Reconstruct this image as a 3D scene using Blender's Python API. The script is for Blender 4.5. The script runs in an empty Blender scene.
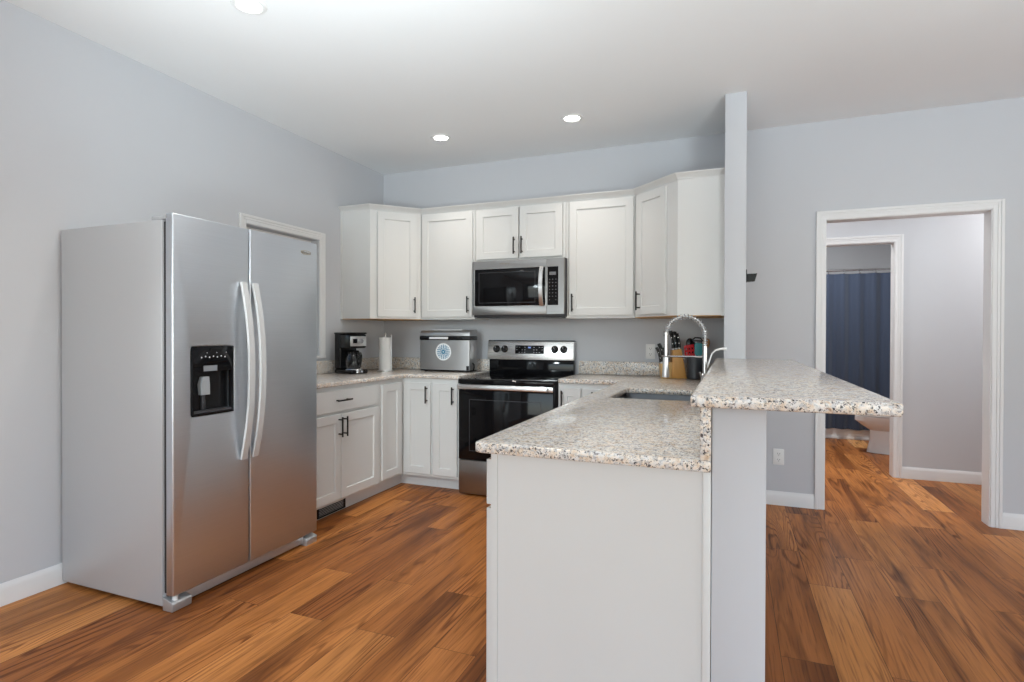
import bpy, bmesh, math, random
from math import sin, cos, pi, radians
from mathutils import Vector, Matrix
random.seed(7)
SC = bpy.context.scene
COL = SC.collection

# ------------------------------------------------------------------ camera, world, light, exposure
F_PX, CX, CY = 572.737, 497.456, 338.971          # focal length and principal point in a 1024 x 682 frame
YAW, PITCH, ROLL, EYE = radians(22.256), radians(-0.431), radians(0.132), 1.231
cd = bpy.data.cameras.new('camera'); cam = bpy.data.objects.new('camera', cd); COL.objects.link(cam)
fw = Vector((-sin(YAW) * cos(PITCH), cos(YAW) * cos(PITCH), sin(PITCH)))
rt = Vector((cos(YAW), sin(YAW), 0)); up = rt.cross(fw)
r2 = rt * cos(ROLL) + up * sin(ROLL); u2 = up * cos(ROLL) - rt * sin(ROLL)
cam.matrix_world = Matrix(((r2.x, u2.x, -fw.x, 0), (r2.y, u2.y, -fw.y, 0), (r2.z, u2.z, -fw.z, EYE), (0, 0, 0, 1)))
cd.sensor_width = 36; cd.lens = F_PX / 1024 * 36
cd.shift_x = (512 - CX) / 1024; cd.shift_y = -(341 - CY) / 1024
cd.clip_start = 0.05
SC.camera = cam

w = bpy.data.worlds.new('sky'); SC.world = w; w.use_nodes = True
nt = w.node_tree; bg = nt.nodes['Background']
sky = nt.nodes.new('ShaderNodeTexSky'); sky.sky_type = 'NISHITA'
sky.sun_elevation = radians(42); sky.sun_rotation = radians(120); sky.sun_disc = False
nt.links.new(sky.outputs[0], bg.inputs[0]); bg.inputs[1].default_value = 0.25

SC.view_settings.view_transform = 'Standard'; SC.view_settings.look = 'None'
SC.view_settings.gamma = 1; SC.view_settings.use_curve_mapping = False
SC.view_settings.exposure = 0.59

def area(name, loc, rot, sx, sy, power, col):
    l = bpy.data.lights.new(name, 'AREA'); l.shape = 'RECTANGLE'; l.size = sx; l.size_y = sy
    l.energy = power; l.color = col
    o = bpy.data.objects.new(name, l); COL.objects.link(o); o.location = loc; o.rotation_euler = rot
    return o
# daylight entering through the living-room windows behind the camera and on the far right wall
area('daylight_front_window', (-1.2, -3.47, 1.35), (radians(-90 + 180), 0, 0), 2.6, 1.9, 33, (0.85, 0.955, 1.0))
area('daylight_patio_door', (2.1, -3.47, 1.15), (radians(-90 + 180), 0, 0), 2.4, 2.1, 33, (0.85, 0.955, 1.0))
area('daylight_side_window', (4.17, 0.6, 1.45), (0, radians(90), 0), 1.5, 2.6, 27, (0.85, 0.955, 1.0))

# added off-frame fill spots that brighten the room, most bounced off the ceiling
def fill_spot(name, loc, aim, power, angle, soft=0.35, col=(0.83, 0.955, 1.0)):
    l = bpy.data.lights.new(name, 'SPOT'); l.energy = power; l.color = col
    l.spot_size = radians(angle); l.spot_blend = 1.0; l.shadow_soft_size = soft
    o = bpy.data.objects.new(name, l); COL.objects.link(o); o.location = loc
    o.rotation_euler = (Vector(aim) - Vector(loc)).to_track_quat('-Z', 'Y').to_euler()
fill_spot('bounce_fill_kitchen', (-0.75, 0.25, 1.2), (-1.35, 1.75, 2.74), 256, 84)
fill_spot('bounce_fill_hall_side', (1.1, 0.5, 1.2), (1.35, 2.5, 2.74), 185, 86)
fill_spot('bounce_fill_overhead', (-1.4, 0.4, 1.0), (-1.4, 0.8, 2.74), 48, 90)
fill_spot('direct_fill_kitchen', (-1.6, 0.3, 1.9), (-2.0, 3.9, 0.45), 90, 46, 0.12)  # added direct fill that lifts the base cabinets and the wall under the uppers

# ------------------------------------------------------------------ key dimensions
XL, YB, H = -3.055, 4.614, 2.74        # left wall, kitchen back wall, ceiling
YH = 5.899                             # hall wall
PX0, PX1 = -0.046, 0.080               # partition (wing wall and half wall)
YS, YP = 3.868, 1.552                  # front of wing wall, front of half wall
ZC, TC = 0.914, 0.030                  # counter height, granite thickness
ZB = 1.085                             # bar top

# ------------------------------------------------------------------ materials
MATS = {}
def nodes_of(name):
    m = bpy.data.materials.new(name); m.use_nodes = True
    n = m.node_tree.nodes; l = m.node_tree.links
    return m, n, l, n['Principled BSDF']
def mat(name, col, rough=0.5, metal=0.0, var=0.03, scale=30, bump=0.0, bscale=200, stretch=None, spec=0.5, coat=0.0, rvar=0.05, **kw):
    if name in MATS: return MATS[name]
    m, n, l, b = nodes_of(name)
    tc = n.new('ShaderNodeTexCoord'); mp = n.new('ShaderNodeMapping')
    if stretch: mp.inputs['Scale'].default_value = stretch
    l.new(tc.outputs['Object'], mp.inputs[0])
    no = n.new('ShaderNodeTexNoise'); no.inputs['Scale'].default_value = scale; no.inputs['Detail'].default_value = 3
    l.new(mp.outputs[0], no.inputs['Vector'])
    mx = n.new('ShaderNodeMix'); mx.data_type = 'RGBA'
    mx.inputs[6].default_value = (*[max(0, c * (1 - var)) for c in col], 1)
    mx.inputs[7].default_value = (*[min(1, c * (1 + var)) for c in col], 1)
    l.new(no.outputs[0], mx.inputs[0]); l.new(mx.outputs[2], b.inputs['Base Color'])
    mr = n.new('ShaderNodeMapRange'); mr.inputs[3].default_value = max(0.01, rough - rvar); mr.inputs[4].default_value = min(1, rough + rvar)
    l.new(no.outputs[0], mr.inputs[0]); l.new(mr.outputs[0], b.inputs['Roughness'])
    b.inputs['Metallic'].default_value = metal
    b.inputs['Specular IOR Level'].default_value = spec
    b.inputs['Coat Weight'].default_value = coat
    if bump:
        nb = n.new('ShaderNodeTexNoise'); nb.inputs['Scale'].default_value = bscale; nb.inputs['Detail'].default_value = 4
        l.new(mp.outputs[0], nb.inputs['Vector'])
        bp = n.new('ShaderNodeBump'); bp.inputs['Strength'].default_value = bump; bp.inputs['Distance'].default_value = 0.002
        l.new(nb.outputs[0], bp.inputs['Height']); l.new(bp.outputs[0], b.inputs['Normal'])
    for k, v in kw.items(): b.inputs[k.replace('_', ' ')].default_value = v
    MATS[name] = m; return m

def emit_mat(name, col, strength):
    m, n, l, b = nodes_of(name)
    b.inputs['Base Color'].default_value = (*col, 1); b.inputs['Emission Color'].default_value = (*col, 1)
    b.inputs['Emission Strength'].default_value = strength
    return m

def granite_mat():
    m, n, l, b = nodes_of('granite')
    tc = n.new('ShaderNodeTexCoord')
    def noise(s, d=3, dist=0.0):
        t = n.new('ShaderNodeTexNoise'); t.inputs['Scale'].default_value = s; t.inputs['Detail'].default_value = d
        t.inputs['Distortion'].default_value = dist; l.new(tc.outputs['Object'], t.inputs['Vector']); return t
    def ramp(src, pts):
        r = n.new('ShaderNodeValToRGB'); e = r.color_ramp.elements
        while len(e) < len(pts): e.new(0.5)
        for k, (p, c) in enumerate(pts): e[k].position = p; e[k].color = (*c, 1) if len(c) == 3 else c
        l.new(src, r.inputs[0]); return r
    def mix(fac, a, bb):
        x = n.new('ShaderNodeMix'); x.data_type = 'RGBA'
        l.new(fac, x.inputs[0])
        for k, v in ((6, a), (7, bb)):
            if isinstance(v, tuple): x.inputs[k].default_value = (*v, 1)
            else: l.new(v, x.inputs[k])
        return x.outputs[2]
    base = ramp(noise(52, 4, 0.4).outputs[0], [(0.30, (0.66, 0.50, 0.36)), (0.42, (0.80, 0.69, 0.57)), (0.54, (0.86, 0.79, 0.71)), (0.66, (0.79, 0.78, 0.77))])
    grey = ramp(noise(85, 3, 0.6).outputs[0], [(0.50, (0, 0, 0)), (0.62, (1, 1, 1))])
    c = mix(grey.outputs[0], base.outputs[0], (0.57, 0.56, 0.56))
    brown = ramp(noise(70, 3, 0.3).outputs[0], [(0.63, (0, 0, 0)), (0.71, (0.8, 0.8, 0.8))])
    c = mix(brown.outputs[0], c, (0.36, 0.22, 0.14))
    # dark mineral specks: small cells, only some of them filled
    def specks(scale, size, keep, col, c):
        v = n.new('ShaderNodeTexVoronoi'); v.inputs['Scale'].default_value = scale
        nz = noise(scale * 1.3, 2); ad = n.new('ShaderNodeVectorMath'); ad.operation = 'SCALE'; ad.inputs[3].default_value = 0.018
        l.new(nz.outputs[1], ad.inputs[0])
        a2 = n.new('ShaderNodeVectorMath'); a2.operation = 'ADD'; l.new(tc.outputs['Object'], a2.inputs[0]); l.new(ad.outputs[0], a2.inputs[1])
        l.new(a2.outputs[0], v.inputs['Vector'])
        lt = n.new('ShaderNodeMapRange'); lt.inputs[1].default_value = size; lt.inputs[2].default_value = size * 0.7
        l.new(v.outputs['Distance'], lt.inputs[0])
        sp = n.new('ShaderNodeSeparateColor'); l.new(v.outputs['Color'], sp.inputs[0])
        gt = n.new('ShaderNodeMath'); gt.operation = 'GREATER_THAN'; gt.inputs[1].default_value = keep; l.new(sp.outputs[0], gt.inputs[0])
        mu = n.new('ShaderNodeMath'); mu.operation = 'MULTIPLY'; l.new(lt.outputs[0], mu.inputs[0]); l.new(gt.outputs[0], mu.inputs[1])
        return mix(mu.outputs[0], c, col)
    c = specks(125, 0.46, 0.60, (0.045, 0.04, 0.045), c)
    c = specks(190, 0.44, 0.60, (0.17, 0.14, 0.13), c)
    c = specks(120, 0.36, 0.80, (0.80, 0.79, 0.78), c)
    l.new(c, b.inputs['Base Color'])
    b.inputs['Roughness'].default_value = 0.16; b.inputs['Specular IOR Level'].default_value = 0.5
    return m

def floor_mat():
    m, n, l, b = nodes_of('wood_planks')
    tc = n.new('ShaderNodeTexCoord')
    sx = n.new('ShaderNodeSeparateXYZ'); l.new(tc.outputs['Object'], sx.inputs[0])
    cb = n.new('ShaderNodeCombineXYZ'); l.new(sx.outputs[1], cb.inputs[0]); l.new(sx.outputs[0], cb.inputs[1])
    br = n.new('ShaderNodeTexBrick'); l.new(cb.outputs[0], br.inputs['Vector'])
    br.offset = 0.37; br.offset_frequency = 2; br.squash = 1
    br.inputs['Color1'].default_value = (0, 0, 0, 1); br.inputs['Color2'].default_value = (1, 1, 1, 1)
    br.inputs['Mortar'].default_value = (0.5, 0.5, 0.5, 1)
    br.inputs['Scale'].default_value = 1; br.inputs['Mortar Size'].default_value = 0.0011; br.inputs['Mortar Smooth'].default_value = 0.2
    br.inputs['Brick Width'].default_value = 1.22; br.inputs['Row Height'].default_value = 0.18; br.inputs['Bias'].default_value = 0
    def val(x):
        return x
    def math_(op, a, bb=None):
        k = n.new('ShaderNodeMath'); k.operation = op
        for i, v in enumerate((a, bb)):
            if v is None: continue
            if isinstance(v, (int, float)): k.inputs[i].default_value = v
            else: l.new(v, k.inputs[i])
        return k.outputs[0]
    sc = n.new('ShaderNodeSeparateColor'); l.new(br.outputs['Color'], sc.inputs[0]); rnd = sc.outputs[0]
    def grainvec(kx, ky):
        c = n.new('ShaderNodeCombineXYZ')
        l.new(math_('MULTIPLY', sx.outputs[0], kx), c.inputs[0]); l.new(math_('MULTIPLY', sx.outputs[1], ky), c.inputs[1])
        l.new(math_('MULTIPLY', rnd, 37.0), c.inputs[2]); return c.outputs[0]
    def noise(vec, s, d, dist=0):
        t = n.new('ShaderNodeTexNoise'); t.inputs['Scale'].default_value = s; t.inputs['Detail'].default_value = d; t.inputs['Distortion'].default_value = dist
        l.new(vec, t.inputs['Vector']); return t.outputs[0]
    def ramp(src, pts):
        r = n.new('ShaderNodeValToRGB'); e = r.color_ramp.elements
        while len(e) < len(pts): e.new(0.5)
        for k, (p, c) in enumerate(pts): e[k].position = p; e[k].color = (*c, 1)
        l.new(src, r.inputs[0]); return r.outputs[0]
    def mix(fac, a, bb, mode='MIX'):
        x = n.new('ShaderNodeMix'); x.data_type = 'RGBA'; x.blend_type = mode
        if isinstance(fac, (int, float)): x.inputs[0].default_value = fac
        else: l.new(fac, x.inputs[0])
        for k, v in ((6, a), (7, bb)):
            if isinstance(v, tuple): x.inputs[k].default_value = (*v, 1)
            else: l.new(v, x.inputs[k])
        return x.outputs[2]
    tone = ramp(rnd, [(0.0, (0.285, 0.096, 0.026)), (0.35, (0.385, 0.138, 0.036)), (0.75, (0.455, 0.173, 0.046)), (0.95, (0.53, 0.222, 0.066)), (1.0, (0.61, 0.30, 0.105))])
    # broad streaks
    st = ramp(noise(grainvec(6.5, 0.5), 1.0, 4, 0.6), [(0.32, (0.46, 0.41, 0.38)), (0.49, (1.0, 1.0, 1.0)), (0.68, (1.24, 1.30, 1.38))])
    c = mix(1.0, tone, st, 'MULTIPLY')
    # contour (cathedral) lines of a slow noise
    slow = noise(grainvec(5.0, 0.42), 1.0, 1.5, 0.35)
    fr = math_('SINE', math_('MULTIPLY', slow, 150.0))
    fine = noise(grainvec(130, 4.0), 1.0, 3)
    patch = ramp(noise(grainvec(3, 0.9), 1.3, 2), [(0.44, (0.10, 0.10, 0.10)), (0.60, (1, 1, 1))])
    line = ramp(math_('ADD', math_('MULTIPLY', fr, 0.5), 0.5), [(0.60, (0, 0, 0)), (0.96, (1, 1, 1))])
    lf = mix(1.0, line, patch, 'MULTIPLY')
    lf = mix(1.0, lf, ramp(fine, [(0.35, (0.25, 0.25, 0.25)), (0.6, (1, 1, 1))]), 'MULTIPLY')
    c = mix(mix(1.0, lf, (1.0, 1.0, 1.0), 'MULTIPLY'), c, mix(1.0, c, (0.30, 0.22, 0.18), 'MULTIPLY'))
    pores = ramp(fine, [(0.32, (0.60, 0.55, 0.52)), (0.46, (1, 1, 1)), (0.70, (1.16, 1.17, 1.18))])
    c = mix(1.0, c, pores, 'MULTIPLY')
    c = mix(br.outputs['Fac'], c, (0.05, 0.025, 0.012))
    l.new(c, b.inputs['Base Color'])
    rr = n.new('ShaderNodeMapRange'); rr.inputs[3].default_value = 0.34; rr.inputs[4].default_value = 0.48
    l.new(fine, rr.inputs[0]); l.new(rr.outputs[0], b.inputs['Roughness'])
    b.inputs['Specular IOR Level'].default_value = 0.16
    bp = n.new('ShaderNodeBump'); bp.inputs['Strength'].default_value = 0.12; bp.inputs['Distance'].default_value = 0.001
    l.new(math_('SUBTRACT', fine, br.outputs['Fac']), bp.inputs['Height']); l.new(bp.outputs[0], b.inputs['Normal'])
    return m

def steel_mat(name, col, rough, axis, aniso=0.6):
    # brushed steel: grain is stretched along one axis
    m, n, l, b = nodes_of(name)
    tc = n.new('ShaderNodeTexCoord'); mp = n.new('ShaderNodeMapping')
    s = [420.0, 420.0, 420.0]; s['xyz'.index(axis)] = 3.0
    mp.inputs['Scale'].default_value = s; l.new(tc.outputs['Object'], mp.inputs[0])
    no = n.new('ShaderNodeTexNoise'); no.inputs['Scale'].default_value = 1; no.inputs['Detail'].default_value = 2; l.new(mp.outputs[0], no.inputs['Vector'])
    mx = n.new('ShaderNodeMix'); mx.data_type = 'RGBA'
    mx.inputs[6].default_value = (*[c * 0.94 for c in col], 1); mx.inputs[7].default_value = (*[min(1, c * 1.06) for c in col], 1)
    l.new(no.outputs[0], mx.inputs[0]); l.new(mx.outputs[2], b.inputs['Base Color'])
    mr = n.new('ShaderNodeMapRange'); mr.inputs[3].default_value = rough - 0.05; mr.inputs[4].default_value = rough + 0.05
    l.new(no.outputs[0], mr.inputs[0]); l.new(mr.outputs[0], b.inputs['Roughness'])
    b.inputs['Metallic'].default_value = 1.0
    bp = n.new('ShaderNodeBump'); bp.inputs['Strength'].default_value = 0.05; bp.inputs['Distance'].default_value = 0.001
    l.new(no.outputs[0], bp.inputs['Height']); l.new(bp.outputs[0], b.inputs['Normal'])
    return m

M_wall = mat('grey_wall_paint', (0.585, 0.595, 0.625), 0.75, var=0.015, scale=4, bump=0.08, bscale=260)
M_ceil = mat('white_ceiling_paint', (0.86, 0.865, 0.87), 0.9, var=0.01, scale=3, bump=0.06, bscale=300)
M_trim = mat('white_trim_paint', (0.80, 0.80, 0.805), 0.35, var=0.01, scale=8)
M_cab = mat('white_cabinet_paint', (0.69, 0.692, 0.682), 0.38, var=0.012, scale=6)
M_toe = mat('white_toe_board', (0.70, 0.70, 0.70), 0.45, var=0.02)
M_raw = mat('raw_plywood_edge', (0.55, 0.33, 0.15), 0.6, var=0.15, scale=60)
M_floor = floor_mat()
M_gran = granite_mat()
M_steelz = steel_mat('brushed_steel_upright', (0.67, 0.705, 0.75), 0.40, 'y')
M_steelx = steel_mat('brushed_steel_level', (0.62, 0.61, 0.60), 0.28, 'x')
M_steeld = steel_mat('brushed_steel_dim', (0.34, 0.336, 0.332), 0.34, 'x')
M_bright = mat('polished_steel', (0.74, 0.74, 0.74), 0.30, metal=1, var=0.02, scale=60)
M_handle = mat('satin_nickel', (0.60, 0.60, 0.605), 0.40, metal=0.25, var=0.02, scale=60)
M_chrome = mat('chrome', (0.56, 0.565, 0.575), 0.12, metal=1, var=0.01, rvar=0.02)
M_side = mat('grey_fridge_side', (0.53, 0.535, 0.55), 0.40, metal=0.2, var=0.04, scale=400, bump=0.12, bscale=500)
M_blackmetal = mat('black_metal', (0.012, 0.011, 0.011), 0.35, metal=0.4, var=0.1)
M_black = mat('black_plastic', (0.008, 0.008, 0.009), 0.25, var=0.1, spec=0.3)
M_dark = mat('dark_grey_plastic', (0.045, 0.045, 0.05), 0.4, var=0.1)
M_gasket = mat('dark_gasket', (0.03, 0.03, 0.033), 0.6, var=0.1)
M_bglass = mat('black_glass', (0.005, 0.005, 0.006), 0.06, var=0.1, rvar=0.015, spec=0.22)
M_greyplas = mat('grey_plastic', (0.42, 0.43, 0.45), 0.4, var=0.04)
M_silver = mat('silver_plastic', (0.55, 0.56, 0.57), 0.33, metal=0.6, var=0.03)
M_white = mat('white_plastic', (0.82, 0.82, 0.81), 0.35, var=0.01)
M_print = mat('pale_print', (0.62, 0.63, 0.66), 0.5, var=0.02)
M_ceram = mat('white_ceramic', (0.84, 0.84, 0.84), 0.08, var=0.008, rvar=0.03)
M_slot = mat('outlet_slot', (0.08, 0.08, 0.08), 0.6, var=0.05)

# ------------------------------------------------------------------ mesh helpers
class MB:
    """collects shapes in world coordinates, then links them as one mesh object"""
    def __init__(s, xf=None): s.v = []; s.f = []; s.xf = xf
    def add(s, vs, fs):
        o = len(s.v)
        for v in vs:
            v = Vector(v); s.v.append(s.xf @ v if s.xf else v)
        s.f += [[i + o for i in f] for f in fs]; return s
    def bm_add(s, bm):
        bm.verts.index_update()
        s.add([v.co.copy() for v in bm.verts], [[v.index for v in f.verts] for f in bm.faces]); bm.free(); return s
    def box(s, x0, y0, z0, x1, y1, z1, bev=0.0, seg=2, edges=None):
        bm = bmesh.new(); bmesh.ops.create_cube(bm, size=1)
        for v in bm.verts:
            v.co = Vector(((x0 + x1) / 2 + v.co.x * (x1 - x0), (y0 + y1) / 2 + v.co.y * (y1 - y0), (z0 + z1) / 2 + v.co.z * (z1 - z0)))
        if bev:
            es = [e for e in bm.edges if edges is None or abs((e.verts[0].co - e.verts[1].co).normalized()['xyz'.index(edges)]) > 0.9]
            bmesh.ops.bevel(bm, geom=es, offset=bev, segments=seg, affect='EDGES', profile=0.5)
        return s.bm_add(bm)
    def prism(s, poly, c0, c1, axis='z', bev=0.0, seg=2):
        """poly in plane (a,b), extruded along axis: z:(x,y) y:(x,z) x:(y,z)"""
        def P(a, b, c): return {'z': (a, b, c), 'y': (a, c, b), 'x': (c, a, b)}[axis]
        bm = bmesh.new(); n = len(poly)
        va = [bm.verts.new(P(a, b, c0)) for a, b in poly]; vb = [bm.verts.new(P(a, b, c1)) for a, b in poly]
        bm.faces.new(va[::-1]); bm.faces.new(vb)
        for i in range(n): bm.faces.new((va[i], va[(i + 1) % n], vb[(i + 1) % n], vb[i]))
        bmesh.ops.recalc_face_normals(bm, faces=bm.faces)
        if bev: bmesh.ops.bevel(bm, geom=list(bm.edges), offset=bev, segments=seg, affect='EDGES', profile=0.5)
        return s.bm_add(bm)
    def slab(s, A, B, holes, c0, c1, axis='z', bev=0.0, seg=3, hole_r=0.0):
        """grid of cells A x B minus hole cells, extruded along axis, outer edges eased"""
        def P(a, b, c): return {'z': (a, b, c), 'y': (a, c, b), 'x': (c, a, b)}[axis]
        bm = bmesh.new(); V = {}
        def vt(i, j, k):
            if (i, j, k) not in V: V[i, j, k] = bm.verts.new(P(A[i], B[j], (c0, c1)[k]))
            return V[i, j, k]
        solid = lambda i, j: 0 <= i < len(A) - 1 and 0 <= j < len(B) - 1 and (i, j) not in holes
        for i in range(len(A) - 1):
            for j in range(len(B) - 1):
                if not solid(i, j): continue
                for k in (0, 1): bm.faces.new([vt(i, j, k), vt(i + 1, j, k), vt(i + 1, j + 1, k), vt(i, j + 1, k)])
                for (di, dj, p, q) in ((-1, 0, (i, j), (i, j + 1)), (1, 0, (i + 1, j), (i + 1, j + 1)), (0, -1, (i, j), (i + 1, j)), (0, 1, (i, j + 1), (i + 1, j + 1))):
                    if not solid(i + di, j + dj): bm.faces.new([vt(*p, 0), vt(*q, 0), vt(*q, 1), vt(*p, 1)])
        bmesh.ops.recalc_face_normals(bm, faces=bm.faces)
        if hole_r:
            es = []
            for (i, j) in holes:
                for a in (i, i + 1):
                    for b_ in (j, j + 1):
                        if (a, b_, 0) in V:
                            for e in V[a, b_, 0].link_edges:
                                if e.other_vert(V[a, b_, 0]) is V[a, b_, 1]: es.append(e)
            bmesh.ops.bevel(bm, geom=list(set(es)), offset=hole_r, segments=5, affect='EDGES', profile=0.5)
        bmesh.ops.dissolve_limit(bm, angle_limit=0.01, verts=bm.verts, edges=bm.edges)
        if bev:
            es = [e for e in bm.edges if len(e.link_faces) == 2 and e.calc_face_angle(0) > 0.9]
            bmesh.ops.bevel(bm, geom=es, offset=bev, segments=seg, affect='EDGES', profile=0.5)
        bmesh.ops.triangulate(bm, faces=[f for f in bm.faces if len(f.verts) > 4])
        return s.bm_add(bm)
    def cyl(s, p0, p1, r0, r1=None, seg=20, caps=True):
        r1 = r0 if r1 is None else r1
        p0, p1 = Vector(p0), Vector(p1); d = (p1 - p0).normalized()
        a = d.orthogonal().normalized(); b = d.cross(a)
        vs = [p0 + (a * cos(t) + b * sin(t)) * r0 for t in [2 * pi * k / seg for k in range(seg)]]
        vs += [p1 + (a * cos(t) + b * sin(t)) * r1 for t in [2 * pi * k / seg for k in range(seg)]]
        fs = [[k, (k + 1) % seg, seg + (k + 1) % seg, seg + k] for k in range(seg)]
        if caps: fs += [list(range(seg))[::-1], list(range(seg, 2 * seg))]
        return s.add(vs, fs)
    def lathe(s, prof, cx, cy, seg=32, sx=1, sy=1, cap=True):
        """prof: (radius, z) from bottom to top round a vertical axis"""
        vs = []; fs = []; n = len(prof)
        for r, z in prof:
            for k in range(seg):
                t = 2 * pi * k / seg; vs.append((cx + r * sx * cos(t), cy + r * sy * sin(t), z))
        for i in range(n - 1):
            for k in range(seg): fs.append([i * seg + k, i * seg + (k + 1) % seg, (i + 1) * seg + (k + 1) % seg, (i + 1) * seg + k])
        if cap: fs += [list(range(seg))[::-1], [(n - 1) * seg + k for k in range(seg)]]
        return s.add(vs, fs)
    def tube(s, pts, r, seg=12, flat=None, ref=None):
        """round tube (or flat bar: flat=(w,t), ref = width direction) along a polyline"""
        pts = [Vector(p) for p in pts]; n = len(pts); vs = []; fs = []
        rr = r if isinstance(r, (list, tuple)) else [r] * n
        prev = None
        for i, p in enumerate(pts):
            d = (pts[min(i + 1, n - 1)] - pts[max(i - 1, 0)]).normalized()
            if ref is not None: a = (Vector(ref) - d * d.dot(Vector(ref))).normalized()
            else:
                a = d.orthogonal().normalized() if prev is None else (prev - d * d.dot(prev)).normalized()
            prev = a; b = d.cross(a)
            if flat:
                w_, t_ = flat; c = 0.22
                for u, v_ in ((-1, -1 + c), (-1 + c * t_ / w_, -1), (1 - c * t_ / w_, -1), (1, -1 + c), (1, 1 - c), (1 - c * t_ / w_, 1), (-1 + c * t_ / w_, 1), (-1, 1 - c)):
                    vs.append(p + a * u * w_ / 2 + b * v_ * t_ / 2)
            else:
                for k in range(seg):
                    t = 2 * pi * k / seg; vs.append(p + (a * cos(t) + b * sin(t)) * rr[i])
        sg = 8 if flat else seg
        for i in range(n - 1):
            for k in range(sg): fs.append([i * sg + k, i * sg + (k + 1) % sg, (i + 1) * sg + (k + 1) % sg, (i + 1) * sg + k])
        fs += [list(range(sg))[::-1], [(n - 1) * sg + k for k in range(sg)]]
        return s.add(vs, fs)
    def loft(s, rings, cap=True):
        n = len(rings[0]); vs = [p for r in rings for p in r]; fs = []
        for i in range(len(rings) - 1):
            for k in range(n): fs.append([i * n + k, i * n + (k + 1) % n, (i + 1) * n + (k + 1) % n, (i + 1) * n + k])
        if cap: fs += [list(range(n))[::-1], [(len(rings) - 1) * n + k for k in range(n)]]
        return s.add(vs, fs)
    def ball(s, c, rx, ry, rz, seg=20):
        prof = [(sin(pi * k / 12), -cos(pi * k / 12)) for k in range(13)]
        vs = []; fs = []
        for r, z in prof:
            for k in range(seg):
                t = 2 * pi * k / seg; vs.append((c[0] + max(r, 1e-4) * rx * cos(t), c[1] + max(r, 1e-4) * ry * sin(t), c[2] + z * rz))
        for i in range(12):
            for k in range(seg): fs.append([i * seg + k, i * seg + (k + 1) % seg, (i + 1) * seg + (k + 1) % seg, (i + 1) * seg + k])
        return s.add(vs, fs)
    def build(s, name, m, parent=None, origin=None, smooth=35, kind=None):
        if parent is not None:
            o = Vector((0, 0, 0)); p = parent
            while p is not None: o += p.location; p = p.parent
        elif origin is not None: o = Vector(origin)
        else:
            xs = [v.x for v in s.v]; ys = [v.y for v in s.v]; zs = [v.z for v in s.v]
            o = Vector(((min(xs) + max(xs)) / 2, (min(ys) + max(ys)) / 2, min(zs)))
        me = bpy.data.meshes.new(name); me.from_pydata([v - o for v in s.v], [], s.f); me.validate()
        bm = bmesh.new(); bm.from_mesh(me); bmesh.ops.recalc_face_normals(bm, faces=bm.faces); bm.to_mesh(me); bm.free()
        for p in me.polygons: p.use_smooth = True
        me.set_sharp_from_angle(angle=radians(smooth))
        me.materials.append(m)
        ob = bpy.data.objects.new(name, me); COL.objects.link(ob)
        if parent is not None: ob.parent = parent
        else: ob.location = o
        if kind: ob['kind'] = kind
        return ob

def tag(o, label, cat, group=None):
    o['label'] = label; o['category'] = cat
    if group: o['group'] = group
    return o
def thing(name, loc, label, cat, group=None):
    o = bpy.data.objects.new(name, None); COL.objects.link(o); o.location = loc; o.empty_display_size = 0.1
    return tag(o, label, cat, group)
def structure(o, label=None):
    o['kind'] = 'structure'
    if label: o['label'] = label
    return o
def copy_thing(root, loc, label=None, rotz=None):
    r = root.copy(); COL.objects.link(r); r.location = loc
    if rotz is not None: r.rotation_euler.z = rotz
    if label: r['label'] = label
    for ch in [o for o in bpy.data.objects if o.parent == root]:
        c = ch.copy(); COL.objects.link(c); c.parent = r
        for g in [o for o in bpy.data.objects if o.parent == ch]:
            d = g.copy(); COL.objects.link(d); d.parent = c
    return r

# ------------------------------------------------------------------ the room shell
XR, YF_ = 4.2, -3.5
structure(MB().box(XL - 0.1, YF_ - 0.1, -0.08, XR + 0.1, 9.0, 0).build('floor', M_floor, origin=(0, 0, 0)), 'warm brown wood plank floor running away from the camera')
structure(MB().box(XL - 0.1, YF_ - 0.1, H, XR + 0.1, 9.0, H + 0.1).build('ceiling', M_ceil, origin=(0, 0, H)), 'flat white ceiling')
WY0, WY1, WZ0, WZ1 = 2.955, 3.692, 1.06, 1.978      # kitchen window opening in the left wall
structure(MB().slab([YF_, WY0, WY1, YB + 0.12], [0, WZ0, WZ1, H], {(1, 1)}, XL - 0.12, XL, 'x').build('wall_left', M_wall), 'pale grey wall behind the refrigerator')
DX0, DX1, DZ = 0.613, 1.541, 2.040                  # cased opening to the hall
structure(MB().slab([XL - 0.12, DX0 - 0.012, DX1 + 0.012, XR], [0, DZ + 0.012, H], {(1, 0)}, YB, YB + 0.12, 'y').build('wall_back', M_wall), 'grey back wall of the kitchen with the hall opening')
structure(MB().slab([YF_, -0.75, 1.95, YB + 0.12], [0, 0.7, 2.2, H], {(1, 1)}, XR, XR + 0.12, 'x').build('wall_right', M_wall))
structure(MB().slab([XL - 0.12, -2.55, 0.15, 0.85, 3.35, XR + 0.12], [0, 0.05, 0.4, 2.3, H], {(1, 2), (3, 1), (3, 2)}, YF_ - 0.12, YF_, 'y').build('wall_front', M_wall))
# wing wall and the half wall under the bar, one continuous piece
structure(MB().slab([YP, YS, YB], [0, ZB - TC, H], {(0, 1)}, PX0, PX1, 'x', bev=0.004, seg=2).build('wall_partition', M_wall), 'grey half wall under the bar rising to a full height wing wall')
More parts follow.
